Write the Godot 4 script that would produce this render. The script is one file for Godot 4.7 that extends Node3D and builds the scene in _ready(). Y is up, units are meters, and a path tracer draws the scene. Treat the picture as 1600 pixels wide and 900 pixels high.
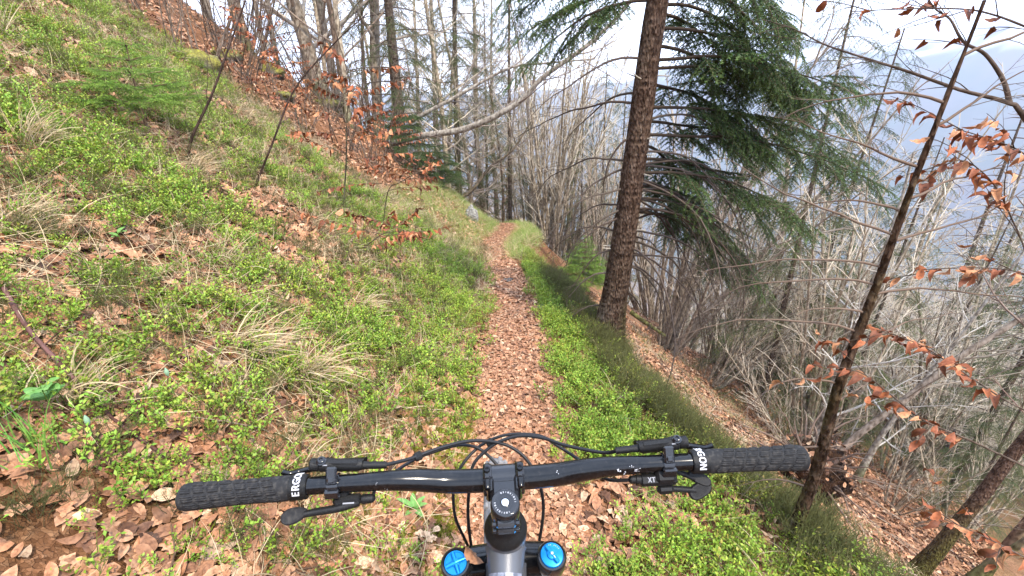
extends Node3D
# A leaf-strewn mountain-bike trail on a steep wooded hillside, seen over the handlebar.
# World: camera above the origin, the trail runs along -z, uphill is -x, downhill is +x. Metres.

var rng := RandomNumberGenerator.new()
var fn := FastNoiseLite.new()
var fm := FastNoiseLite.new()
var used := {}
var MT := {}
var T_px := PackedFloat32Array()
var T_pe := PackedFloat32Array()
var T_ed := PackedFloat32Array()

func _ready() -> void:
	rng.seed = 7
	fn.noise_type = FastNoiseLite.TYPE_SIMPLEX_SMOOTH; fn.frequency = 0.9; fn.fractal_octaves = 3; fn.seed = 11
	fm.noise_type = FastNoiseLite.TYPE_SIMPLEX_SMOOTH; fm.frequency = 0.004; fm.fractal_octaves = 5; fm.seed = 21
	terrain_tables()
	# camera, sky, sun, exposure
	var cam := Camera3D.new()
	cam.name = "camera"
	cam.position = Vector3(0, 1.5, 0)
	cam.rotation_degrees = Vector3(-23, 0, 0)
	cam.fov = 64.9
	cam.near = 0.03
	cam.far = 9000
	cam.current = true
	add_child(cam)
	var env := Environment.new()
	env.background_mode = Environment.BG_SKY
	var sm := ProceduralSkyMaterial.new()
	sm.sky_top_color = Color(0.70, 0.79, 0.94)
	sm.sky_horizon_color = Color(0.92, 0.95, 0.99)
	sm.sky_curve = 0.12
	sm.ground_horizon_color = Color(0.66, 0.68, 0.7)
	sm.ground_bottom_color = Color(0.2, 0.2, 0.18)
	sm.sky_energy_multiplier = 1.35
	var cover := noise_tex(FastNoiseLite.TYPE_SIMPLEX_SMOOTH, 0.006, grad([[0.3, Color(1, 1, 1, 0.25)], [0.5, Color(1, 1, 1, 0.75)], [0.7, Color(1, 1, 1, 1.0)]]), 1024, false, 4, 5, Vector3.ONE, 31)
	sm.sky_cover = cover
	sm.sky_cover_modulate = Color(0.95, 0.97, 1.0, 0.75)
	var sky := Sky.new()
	sky.sky_material = sm
	env.sky = sky
	env.tonemap_mode = Environment.TONE_MAPPER_LINEAR
	env.tonemap_exposure = 1.92
	env.sdfgi_enabled = true; env.ssao_enabled = true; env.ssil_enabled = true
	env.fog_enabled = true
	env.fog_density = 0.0006
	env.fog_light_color = Color(0.89, 0.92, 1.0)
	var we := WorldEnvironment.new()
	we.name = "environment"
	we.environment = env
	add_child(we)
	var sun := DirectionalLight3D.new()
	sun.name = "sun"
	sun.light_energy = 1.25
	sun.light_angular_distance = 3.0
	sun.light_color = Color(1.0, 0.95, 0.88)
	sun.rotation_degrees = Vector3(-56, 40, 0)
	sun.shadow_enabled = true
	add_child(sun)
	materials()
	var ground := build_ground()
	build_mountains()
	make_leaf_meshes()
	make_sprays()
	build_woods()
	build_spruce()
	build_litter(ground)
	build_berries()
	build_grass()
	build_moss()
	build_twigs()
	build_bike()
	build_undergrowth()

# ------------------------------------------------------------------ mesh building
class MB:
	var v := PackedVector3Array()
	var n := PackedVector3Array()
	var c := PackedColorArray()
	var ix := PackedInt32Array()

	func add(p: Vector3, nn: Vector3, col: Color) -> int:
		v.append(p); n.append(nn); c.append(col)
		return v.size() - 1

	func tri(a: Vector3, b: Vector3, d: Vector3, col: Color) -> void:
		var nn := (d - a).cross(b - a).normalized()
		var i := v.size()
		v.append(a); v.append(b); v.append(d)
		n.append(nn); n.append(nn); n.append(nn)
		c.append(col); c.append(col); c.append(col)
		ix.append(i); ix.append(i + 1); ix.append(i + 2)

	func tri_out(a: Vector3, b: Vector3, d: Vector3, mid: Vector3, col: Color) -> void:
		if (d - a).cross(b - a).dot((a + b + d) / 3.0 - mid) < 0.0:
			tri(a, d, b, col)
		else:
			tri(a, b, d, col)

	# a tapered tube along points; colour blends from c0 to c1
	func tube(pts: PackedVector3Array, rad: PackedFloat32Array, sides: int, c0: Color, c1: Color, capped := false, squash := 1.0) -> void:
		var m := pts.size()
		if m < 2:
			return
		var t0 := (pts[1] - pts[0]).normalized()
		var u := t0.cross(Vector3.UP if absf(t0.y) < 0.9 else Vector3.RIGHT).normalized()
		var base := v.size()
		for i in m:
			var t := (pts[mini(i + 1, m - 1)] - pts[maxi(i - 1, 0)]).normalized()
			u = (u - t * u.dot(t)).normalized()
			var w := t.cross(u)
			var col := c0.lerp(c1, float(i) / (m - 1))
			for k in sides:
				var a := TAU * k / sides
				var d := u * cos(a) + w * sin(a) * squash
				v.append(pts[i] + d * rad[i]); n.append(d.normalized()); c.append(col)
		for i in m - 1:
			for k in sides:
				var a := base + i * sides + k
				var b := base + i * sides + (k + 1) % sides
				ix.append(a); ix.append(a + sides); ix.append(b + sides)
				ix.append(a); ix.append(b + sides); ix.append(b)
		if capped:
			for e in [0, m - 1]:
				var mid: Vector3 = pts[e]
				var back: Vector3 = pts[1] if e == 0 else pts[m - 2]
				for k in sides:
					tri_out(mid, v[base + e * sides + k], v[base + e * sides + (k + 1) % sides], back, c0 if e == 0 else c1)

	# a turned shape: profile of (radius, height) along the y axis of xf, outside first to last going up
	func lathe(xf: Transform3D, prof: Array, sides: int, col: Color, sz := 1.0) -> void:
		var m := prof.size()
		var ns := []
		for i in m - 1:
			var d: Vector2 = prof[i + 1] - prof[i]
			ns.append(Vector2(d.y, -d.x).normalized())
		for i in m - 1:
			var na: Vector2 = ns[i]
			var nb: Vector2 = ns[i]
			if i > 0 and na.dot(ns[i - 1]) > 0.75:
				na = (na + ns[i - 1]).normalized()
			if i < m - 2 and nb.dot(ns[i + 1]) > 0.75:
				nb = (nb + ns[i + 1]).normalized()
			var base := v.size()
			for k in sides:
				var a := TAU * k / sides
				var ca := cos(a)
				var sa := -sin(a)
				v.append(xf * Vector3(ca * prof[i].x, prof[i].y, sa * prof[i].x * sz)); n.append((xf.basis * Vector3(ca * na.x, na.y, sa * na.x)).normalized()); c.append(col)
				v.append(xf * Vector3(ca * prof[i + 1].x, prof[i + 1].y, sa * prof[i + 1].x * sz)); n.append((xf.basis * Vector3(ca * nb.x, nb.y, sa * nb.x)).normalized()); c.append(col)
			for k in sides:
				var a := base + k * 2
				var b := base + ((k + 1) % sides) * 2
				ix.append(a); ix.append(a + 1); ix.append(b + 1)
				ix.append(a); ix.append(b + 1); ix.append(b)

	# a box with chamfered edges
	func rbox(xf: Transform3D, size: Vector3, bev: float, col: Color) -> void:
		var hs := size / 2.0
		var mid := xf.origin
		var P := func(s: Vector3, axis: int) -> Vector3:
			var q := Vector3(s.x * (hs.x - (0.0 if axis == 0 else bev)), s.y * (hs.y - (0.0 if axis == 1 else bev)), s.z * (hs.z - (0.0 if axis == 2 else bev)))
			return xf * q
		for axis in 3:
			for s in [-1.0, 1.0]:
				var q := []
				for k in [[-1.0, -1.0], [1.0, -1.0], [1.0, 1.0], [-1.0, 1.0]]:
					var d := Vector3.ZERO
					d[axis] = s; d[(axis + 1) % 3] = k[0]; d[(axis + 2) % 3] = k[1]
					q.append(P.call(d, axis))
				tri_out(q[0], q[1], q[2], mid, col); tri_out(q[0], q[2], q[3], mid, col)
		for axis in 3:
			var b := (axis + 1) % 3
			var e := (axis + 2) % 3
			for sb in [-1.0, 1.0]:
				for se in [-1.0, 1.0]:
					var d0 := Vector3.ZERO
					d0[axis] = -1.0; d0[b] = sb; d0[e] = se
					var d1 := d0
					d1[axis] = 1.0
					var a0: Vector3 = P.call(d0, b)
					var a1: Vector3 = P.call(d1, b)
					var e0: Vector3 = P.call(d0, e)
					var e1: Vector3 = P.call(d1, e)
					tri_out(a0, a1, e1, mid, col); tri_out(a0, e1, e0, mid, col)
		for x in [-1.0, 1.0]:
			for y in [-1.0, 1.0]:
				for z in [-1.0, 1.0]:
					var d := Vector3(x, y, z)
					tri_out(P.call(d, 0), P.call(d, 1), P.call(d, 2), mid, col)

	# an outline in the xy plane of xf, given a thickness along z with chamfered rims
	func prism(xf: Transform3D, poly: PackedVector2Array, depth: float, bev: float, col: Color) -> void:
		var cen := Vector2.ZERO
		for p in poly:
			cen += p / poly.size()
		var ins := PackedVector2Array()
		for p in poly:
			var d := p - cen
			ins.append(cen + d * maxf(0.2, 1.0 - bev / maxf(d.length(), 1e-4)))
		var t := Geometry2D.triangulate_polygon(ins)
		var hz := depth / 2.0
		for s in [-1.0, 1.0]:
			for i in range(0, t.size(), 3):
				var a := xf * Vector3(ins[t[i]].x, ins[t[i]].y, s * hz)
				var b := xf * Vector3(ins[t[i + 1]].x, ins[t[i + 1]].y, s * hz)
				var d := xf * Vector3(ins[t[i + 2]].x, ins[t[i + 2]].y, s * hz)
				tri_out(a, b, d, (a + b + d) / 3.0 - xf.basis.z * s, col)
		var cw := xf * Vector3(cen.x, cen.y, 0)
		var hb := maxf(hz - bev, 0.0)
		for i in poly.size():
			var j := (i + 1) % poly.size()
			var rows := [[ins, hz], [poly, hb], [poly, -hb], [ins, -hz]]
			for r in 3:
				var A: PackedVector2Array = rows[r][0]
				var B: PackedVector2Array = rows[r + 1][0]
				var a0 := xf * Vector3(A[i].x, A[i].y, rows[r][1])
				var a1 := xf * Vector3(A[j].x, A[j].y, rows[r][1])
				var b0 := xf * Vector3(B[i].x, B[i].y, rows[r + 1][1])
				var b1 := xf * Vector3(B[j].x, B[j].y, rows[r + 1][1])
				tri_out(a0, a1, b1, cw, col); tri_out(a0, b1, b0, cw, col)

	# a thin leaf along +z of xf with its face up y: wid(t) is the outline, fold lifts the edges, curl bends the length
	func leaf(xf: Transform3D, L: float, W: float, steps: int, kind: int, fold: float, curl: float, wave: float, col: Color, rib: Color) -> void:
		var base := v.size()
		for i in steps + 1:
			var t := float(i) / steps
			var w := W * 0.5 * pow(sin(PI * pow(t, 0.8 if kind != 2 else 1.15)), 0.75 if kind == 0 else 0.9)
			if kind == 1:
				w *= 0.78 + 0.32 * cos(t * TAU * 3.5)
			if i == 0 or i == steps:
				w = 0.0
			var a := curl * (t - 0.4)
			var y := -curl * L * (t - 0.4) * (t - 0.4)
			var z := L * t * (1.0 - absf(a) * 0.08)
			var wv := wave * W * sin(t * 19.0 + W * 900.0) * sin(PI * t)
			var e := fold * w
			for s in [-1.0, 0.0, 1.0]:
				var p := Vector3(s * w * (1.0 - 0.25 * absf(fold)), y + (e + s * wv if s != 0.0 else 0.0), z)
				v.append(xf * p)
				n.append((xf.basis * Vector3(-s * fold * 0.8, 1.0, curl * (t - 0.4) * 1.6)).normalized())
				c.append((rib if s == 0.0 else col) * (1.0 if i % 2 == 0 or steps < 4 else 0.86))
		for i in steps:
			var q := base + i * 3
			for k in 2:
				ix.append(q + k); ix.append(q + k + 4); ix.append(q + k + 3)
				ix.append(q + k); ix.append(q + k + 1); ix.append(q + k + 4)

	func mesh() -> ArrayMesh:
		var arr := []
		arr.resize(Mesh.ARRAY_MAX)
		arr[Mesh.ARRAY_VERTEX] = v; arr[Mesh.ARRAY_NORMAL] = n; arr[Mesh.ARRAY_COLOR] = c; arr[Mesh.ARRAY_INDEX] = ix
		var m := ArrayMesh.new()
		m.add_surface_from_arrays(Mesh.PRIMITIVE_TRIANGLES, arr)
		return m

# many copies of a few meshes
class Buf:
	var d := PackedFloat32Array()
	func put(b: Basis, o: Vector3, col: Color) -> void:
		d.append(b.x.x); d.append(b.y.x); d.append(b.z.x); d.append(o.x)
		d.append(b.x.y); d.append(b.y.y); d.append(b.z.y); d.append(o.y)
		d.append(b.x.z); d.append(b.y.z); d.append(b.z.z); d.append(o.z)
		d.append(col.r); d.append(col.g); d.append(col.b); d.append(1.0)

class Copies:
	var meshes: Array
	var bufs: Array[Buf] = []
	func _init(m: Array) -> void:
		meshes = m
		for i in m.size():
			bufs.append(Buf.new())
	func put(k: int, b: Basis, o: Vector3, col := Color.WHITE) -> void:
		bufs[k].put(b, o, col)
	func multi(k: int) -> MultiMesh:
		var mm := MultiMesh.new()
		mm.transform_format = MultiMesh.TRANSFORM_3D
		mm.use_colors = true
		mm.mesh = meshes[k]
		mm.instance_count = bufs[k].d.size() / 16
		mm.buffer = bufs[k].d
		return mm
	func count() -> int:
		var q := 0
		for b in bufs:
			q += b.d.size() / 16
		return q

# ------------------------------------------------------------------ naming and describing
func numbered(called: String) -> String:
	if not used.has(called):
		used[called] = 0
		return called
	used[called] += 1
	return "%s_%03d" % [called, used[called]]

func tag(o: Node3D, label: String, category: String, group := "", kind := "") -> Node3D:
	if label: o.set_meta("label", label)
	if category: o.set_meta("category", category)
	if group: o.set_meta("group", group)
	if kind: o.set_meta("kind", kind)
	return o

func thing(called: String, at: Vector3, label: String, category: String, group := "") -> Node3D:
	var o := Node3D.new()
	o.name = numbered(called)
	add_child(o)
	o.position = at
	return tag(o, label, category, group)

func part(called: String, m, mat: Material, parent: Node) -> MeshInstance3D:
	var o := MeshInstance3D.new()
	o.name = called if parent != self else numbered(called)
	o.mesh = m.mesh() if m is MB else m
	o.material_override = mat
	parent.add_child(o, true)
	return o

func many(called: String, mm: MultiMesh, mat: Material, parent: Node) -> MultiMeshInstance3D:
	var o := MultiMeshInstance3D.new()
	o.name = called
	o.multimesh = mm
	o.material_override = mat
	o.set_meta("kind", "stuff")
	parent.add_child(o, true)
	return o

func dup(o: Node3D, at: Vector3, turn: float, size: float, label: String, group := "") -> Node3D:
	var r: Node3D = o.duplicate()
	r.name = numbered(String(o.get_meta("called")))
	add_child(r)
	r.transform = Transform3D(Basis(Vector3.UP, turn).scaled(Vector3.ONE * size), at)
	r.set_meta("label", label)
	if group: r.set_meta("group", group)
	elif r.has_meta("group"): r.remove_meta("group")
	return r

func rf(a: float, b: float) -> float:
	return rng.randf_range(a, b)

func lin(r: int, g: int, b: int) -> Color:
	return Color8(r, g, b).srgb_to_linear()

func smooth(pts: Array, per: int) -> PackedVector3Array:
	var out := PackedVector3Array()
	var m := pts.size()
	for i in m - 1:
		var a: Vector3 = pts[maxi(i - 1, 0)]
		var b: Vector3 = pts[i]
		var d: Vector3 = pts[i + 1]
		var e: Vector3 = pts[mini(i + 2, m - 1)]
		for k in per:
			out.append(b.cubic_interpolate(d, a, e, float(k) / per))
	out.append(pts[m - 1])
	return out

func ramp(m: int, a: float, b: float, power := 1.0) -> PackedFloat32Array:
	var out := PackedFloat32Array()
	for i in m:
		out.append(lerpf(a, b, pow(float(i) / maxi(m - 1, 1), power)))
	return out

# ------------------------------------------------------------------ terrain
func table(pts: Array) -> PackedFloat32Array:
	var out := PackedFloat32Array()
	var k := 0
	for i in 3200:
		var s := -20.0 + i * 0.1
		while k < pts.size() - 2 and s > pts[k + 1].x:
			k += 1
		var f := clampf((s - pts[k].x) / (pts[k + 1].x - pts[k].x), 0.0, 1.0)
		out.append(lerpf(pts[k].y, pts[k + 1].y, f))
	return out

func look(t: PackedFloat32Array, s: float) -> float:
	var f := clampf((s + 20.0) * 10.0, 0.0, 3198.0)
	var i := int(f)
	return lerpf(t[i], t[i + 1], f - i)

func terrain_tables() -> void:
	T_px = table([Vector2(-20, 0.3), Vector2(0, 0.02), Vector2(1, 0.02), Vector2(2.2, 0.04), Vector2(3.06, 0.075), Vector2(4, 0.05), Vector2(5.1, -0.02), Vector2(6.2, -0.2), Vector2(7.4, -0.42), Vector2(8.5, -0.3), Vector2(9.5, -0.1), Vector2(11, -0.08), Vector2(13, -0.6), Vector2(16, -2.2), Vector2(20, -5.5), Vector2(30, -14), Vector2(60, -42), Vector2(300, -260)])
	T_pe = table([Vector2(-20, 2.6), Vector2(0, 0.04), Vector2(8, -1.0), Vector2(11, -1.4), Vector2(13, -2.0), Vector2(16, -3.1), Vector2(22, -4.8), Vector2(40, -7.6), Vector2(80, -13), Vector2(300, -40)])
	T_ed = table([Vector2(-20, 1.3), Vector2(0, 1.2), Vector2(1.3, 1.1), Vector2(2.2, 0.64), Vector2(3.2, 0.42), Vector2(4, 0.36), Vector2(6, 0.35), Vector2(9, 0.3), Vector2(300, 0.3)])
	# round the corners of the tables
	for pass_ in 3:
		for t in [T_px, T_pe, T_ed]:
			var q: PackedFloat32Array = t.duplicate()
			for i in range(4, 3196):
				t[i] = (q[i - 4] + q[i - 2] + q[i] + q[i + 2] + q[i + 4]) / 5.0

func h(x: float, z: float) -> float:
	var s := -z
	var d := x - look(T_px, s)
	var y := look(T_pe, s)
	var rough := 0.0
	if d < -0.27:
		var u := -d - 0.27
		if u < 0.3: y += 0.55 * u
		elif u < 60.0: y += 0.165 + 0.74 * (u - 0.3)
		else: y += 44.3 + 0.2 * (u - 60.0)
		rough = minf(1.0, u * 2.0)
	elif d > 0.25:
		var u := d - 0.25
		var E := look(T_ed, s)
		rough = minf(1.0, u * 2.0)
		if u < E:
			y -= 0.14 * u
		else:
			y -= 0.14 * E
			u -= E
			for seg in [[0.8, 1.05], [4.0, 0.72], [15.0, 0.5], [60.0, 0.3], [330.0, 0.62], [1e6, 0.0]]:
				var q: float = minf(u, seg[0])
				y -= q * seg[1]
				u -= q
				if u <= 0.0: break
	y += fn.get_noise_2d(x * 5.0, z * 5.0) * 0.018 * (0.35 + rough) + fn.get_noise_2d(x, z) * 0.11 * rough
	return y

func g(x: float, z: float, lift := 0.0) -> Vector3:
	return Vector3(x, h(x, z) + lift, z)

func nrm(x: float, z: float) -> Vector3:
	var e := 0.06
	return Vector3(h(x - e, z) - h(x + e, z), 2.0 * e, h(x, z - e) - h(x, z + e)).normalized()

func align(up: Vector3, yaw: float) -> Basis:
	var f := Vector3(sin(yaw), 0, cos(yaw))
	var x := up.cross(f).normalized()
	return Basis(x, up, x.cross(up))

# distance downhill from the trail's centre line (uphill negative)
func off(x: float, z: float) -> float:
	return x - look(T_px, -z)

# ------------------------------------------------------------------ materials
func noise_tex(kind: int, freq: float, ramp_: Gradient, size := 512, normal := false, bump := 4.0, oct := 4, stretch := Vector3.ONE, sd := 1) -> NoiseTexture2D:
	var f := FastNoiseLite.new()
	f.seed = sd
	f.noise_type = kind
	f.frequency = freq
	f.fractal_octaves = oct
	if kind == FastNoiseLite.TYPE_CELLULAR:
		f.fractal_type = FastNoiseLite.FRACTAL_NONE
		f.cellular_return_type = oct as FastNoiseLite.CellularReturnType
		f.domain_warp_enabled = true
		f.domain_warp_amplitude = 12.0
		f.domain_warp_frequency = freq * 0.7
	var t := NoiseTexture2D.new()
	t.width = size; t.height = size
	t.seamless = true
	t.noise = f
	t.as_normal_map = normal
	t.bump_strength = bump
	if ramp_: t.color_ramp = ramp_
	return t

func grad(stops: Array) -> Gradient:
	var q := Gradient.new()
	var o := PackedFloat32Array()
	var c := PackedColorArray()
	for s in stops:
		o.append(s[0]); c.append(s[1])
	q.offsets = o; q.colors = c
	return q

func mat(called: String, col: Color, rough := 0.8, metal := 0.0, vcol := false) -> StandardMaterial3D:
	var m := StandardMaterial3D.new()
	m.resource_name = called
	if called.contains("black") or called.contains("rubber"):
		m.metallic_specular = 0.32
	m.albedo_color = col.linear_to_srgb()
	m.roughness = rough
	m.metallic = metal
	m.vertex_color_use_as_albedo = vcol
	MT[called] = m
	return m

func leafy(called: String, back: float, rough := 0.6) -> StandardMaterial3D:
	var m := mat(called, Color.WHITE, rough, 0.0, true)
	m.backlight_enabled = true
	m.backlight = Color(back, back, back)
	m.cull_mode = BaseMaterial3D.CULL_DISABLED
	m.metallic_specular = 0.35
	return m

func bark(called: String, tex: Texture2D, height: Texture2D, scale: Vector3, depth: float) -> StandardMaterial3D:
	var m := mat(called, Color.WHITE, 0.9, 0.0, true)
	m.albedo_texture = tex
	m.uv1_triplanar = true
	m.uv1_scale = scale
	m.heightmap_enabled = true
	m.heightmap_texture = height
	m.heightmap_scale = depth
	m.metallic_specular = 0.2
	return m

func materials() -> void:
	var litter_tone := noise_tex(FastNoiseLite.TYPE_CELLULAR, 0.035, grad([[0.0, Color8(112, 94, 80)], [0.3, Color8(158, 138, 122)], [0.6, Color8(188, 164, 146)], [0.85, Color8(226, 206, 190)], [1.0, Color8(250, 238, 226)]]), 1024, false, 4, 0, Vector3.ONE, 4)
	var litter_h := noise_tex(FastNoiseLite.TYPE_CELLULAR, 0.035, null, 1024, false, 4, 0, Vector3.ONE, 4)
	var m := mat("litter ground", Color.WHITE, 0.95, 0.0, true)
	m.albedo_texture = litter_tone
	m.uv1_triplanar = true; m.uv1_world_triplanar = true
	m.uv1_scale = Vector3.ONE * 3.1
	m.heightmap_enabled = true; m.heightmap_texture = litter_h; m.heightmap_scale = 2.0
	m.metallic_specular = 0.2
	var crack := noise_tex(FastNoiseLite.TYPE_CELLULAR, 0.03, null, 512, false, 4, 3, Vector3.ONE, 9)
	var scaly := noise_tex(FastNoiseLite.TYPE_CELLULAR, 0.03, grad([[0.0, Color8(96, 84, 74)], [0.35, Color8(150, 134, 120)], [0.7, Color8(196, 182, 168)], [1.0, Color8(236, 230, 220)]]), 512, false, 4, 0, Vector3.ONE, 9)
	bark("spruce bark", scaly, crack, Vector3(6.5, 2.6, 6.5), 2.0)
	var blotch := noise_tex(FastNoiseLite.TYPE_SIMPLEX_SMOOTH, 0.012, grad([[0.25, Color8(120, 112, 104)], [0.45, Color8(190, 184, 176)], [0.6, Color8(214, 210, 204)], [0.8, Color8(250, 250, 246)]]), 512, false, 4, 5, Vector3.ONE, 3)
	var fine := noise_tex(FastNoiseLite.TYPE_SIMPLEX_SMOOTH, 0.03, null, 512, false, 4, 4, Vector3.ONE, 5)
	bark("smooth bark", blotch, fine, Vector3(2.2, 1.1, 2.2), 0.5)
	m = mat("twig", Color.WHITE, 0.85, 0.0, true)
	m.metallic_specular = 0.25
	var dl := leafy("dry leaf", 0.35, 0.6)
	dl.albedo_texture = noise_tex(FastNoiseLite.TYPE_SIMPLEX_SMOOTH, 0.016, grad([[0.2, Color8(196, 186, 178)], [0.42, Color8(232, 228, 224)], [0.6, Color8(240, 236, 232)], [0.75, Color8(255, 250, 244)]]), 256, false, 4, 5, Vector3.ONE, 15)
	dl.uv1_triplanar = true
	dl.uv1_scale = Vector3(1.3, 1.3, 1.3)

	leafy("berry leaf", 0.75, 0.5)
	leafy("needle", 0.25, 0.55)
	leafy("young needle", 0.6, 0.55)
	leafy("grass", 0.6, 0.6)
	m = mat("stone", Color(0.9, 0.9, 0.9), 0.9, 0.0, true)
	m.albedo_texture = blotch; m.uv1_triplanar = true; m.uv1_scale = Vector3.ONE * 4.0
	m.heightmap_enabled = true; m.heightmap_texture = fine; m.heightmap_scale = 2.0
	m = mat("mountain", Color.WHITE, 1.0, 0.0, true)
	m.metallic_specular = 0.0
	# the bicycle
	var smudge := noise_tex(FastNoiseLite.TYPE_SIMPLEX_SMOOTH, 0.02, grad([[0.35, Color8(150, 150, 152)], [0.55, Color8(172, 172, 172)], [0.68, Color8(205, 202, 196)], [0.78, Color8(255, 246, 232)]]), 512, false, 4, 6, Vector3.ONE, 44)
	var grain := noise_tex(FastNoiseLite.TYPE_SIMPLEX, 0.2, null, 256, false, 4, 2, Vector3.ONE, 7)
	m = mat("black anodised", Color(0.011, 0.011, 0.012), 0.2)
	m.albedo_texture = smudge
	m.metallic_specular = 0.4
	m.roughness_texture = noise_tex(FastNoiseLite.TYPE_SIMPLEX_SMOOTH, 0.02, grad([[0.0, Color8(120, 120, 120)], [1.0, Color8(255, 255, 255)]]), 256)
	m.uv1_triplanar = true; m.uv1_scale = Vector3.ONE * 14.0
	m = mat("black gloss", Color(0.01, 0.01, 0.011), 0.16)
	m.clearcoat_enabled = true; m.clearcoat = 0.6; m.clearcoat_roughness = 0.08
	m = mat("black plastic", Color(0.02, 0.02, 0.02), 0.46)
	m.albedo_texture = smudge
	m.heightmap_enabled = true; m.heightmap_texture = grain; m.heightmap_scale = 0.02
	m.uv1_triplanar = true; m.uv1_scale = Vector3.ONE * 40.0
	m = mat("grip rubber", Color(0.046, 0.045, 0.045), 0.8)
	m.albedo_texture = smudge
	m.heightmap_enabled = true; m.heightmap_texture = grain; m.heightmap_scale = 0.008
	m.uv1_triplanar = true; m.uv1_scale = Vector3.ONE * 12.0
	mat("cable black", Color(0.014, 0.014, 0.015), 0.4)
	m = mat("frame grey", Color(0.085, 0.088, 0.095), 0.42, 0.25)
	m.heightmap_enabled = true; m.heightmap_texture = fine; m.heightmap_scale = 0.01
	m.uv1_triplanar = true; m.uv1_scale = Vector3.ONE * 30.0
	m = mat("scuffed film", Color(0.34, 0.35, 0.38), 0.3)
	m.albedo_texture = noise_tex(FastNoiseLite.TYPE_SIMPLEX_SMOOTH, 0.02, grad([[0.3, Color8(120, 122, 130)], [0.5, Color8(175, 178, 188)], [0.62, Color8(230, 232, 240)], [0.7, Color8(165, 168, 178)]]), 256, false, 4, 5)
	m.uv1_triplanar = true; m.uv1_scale = Vector3(30, 8, 9)
	mat("blue anodised", Color(0.005, 0.2, 0.52), 0.32, 0.55)
	mat("steel", Color(0.55, 0.55, 0.56), 0.25, 1.0)
	mat("white print", Color(0.44, 0.44, 0.45), 0.6)
	mat("grey print", Color(0.22, 0.22, 0.23), 0.6)
	m = mat("tyre", Color(0.17, 0.16, 0.15), 0.9)
	m.heightmap_enabled = true; m.heightmap_texture = fine; m.heightmap_scale = 0.05
	m.uv1_triplanar = true; m.uv1_scale = Vector3.ONE * 20.0

# ------------------------------------------------------------------ setting
func ground_colour(x: float, z: float) -> Color:
	var d := off(x, z)
	var s := -z
	var path := lin(198, 158, 130)
	var litter := lin(178, 142, 112)
	var soil := lin(92, 76, 50)
	var q := fn.get_noise_2d(x * 1.3 + 40.0, z * 1.3)
	var col := litter.lerp(soil, clampf(0.35 + q * 1.2, 0.0, 0.85))
	if d < 0.0 and s > 6.5:
		col = litter.lerp(soil, clampf(0.1 + q, 0.0, 0.5))
	if absf(d) < 0.3:
		col = path
	if d > 1.2 or s > 14.0:
		var u := d - 1.2
		col = lin(204, 170, 140).lerp(soil, clampf(q * 1.1, 0.0, 0.6))
		var mossy := lin(112, 118, 66)
		col = col.lerp(lin(128, 112, 88), clampf((u - 6.0) / 10.0, 0.0, 0.85))
		col = col.lerp(mossy, clampf((u - 4.0) / 10.0, 0.0, 0.7) * clampf(0.45 + fn.get_noise_2d(x * 0.5, z * 0.5 + 90.0) * 2.2, 0.0, 1.0))
	if s > 9.0 and s < 13.0 and absf(d + 0.9) < 0.7:
		col = col.lerp(lin(150, 150, 84), 0.5)
	return col

func build_ground() -> MeshInstance3D:
	var N := 380
	var R := 760.0
	var k := 7.0
	var a := R / sinh(k)
	var mb := MB.new()
	var xs := PackedFloat32Array()
	for i in N + 1:
		xs.append(a * sinh(k * (2.0 * i / N - 1.0)))
	for j in N + 1:
		for i in N + 1:
			var x := xs[i] - 0.2
			var z := xs[j] - 3.0
			mb.v.append(Vector3(x, h(x, z), z))
			mb.c.append(ground_colour(x, z))
	mb.n.resize(mb.v.size())
	for j in N + 1:
		for i in N + 1:
			var q := j * (N + 1) + i
			var dx := mb.v[q + (1 if i < N else 0)] - mb.v[q - (1 if i > 0 else 0)]
			var dz := mb.v[q + (N + 1 if j < N else 0)] - mb.v[q - (N + 1 if j > 0 else 0)]
			mb.n[q] = dz.cross(dx).normalized()
	for j in N:
		for i in N:
			var q := j * (N + 1) + i
			mb.ix.append(q); mb.ix.append(q + 1); mb.ix.append(q + N + 2)
			mb.ix.append(q); mb.ix.append(q + N + 2); mb.ix.append(q + N + 1)
	var o := part("ground", mb, MT["litter ground"], self)
	tag(o, "steep hillside of brown leaf litter with the trail cut across it", "", "", "structure")
	return o

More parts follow.
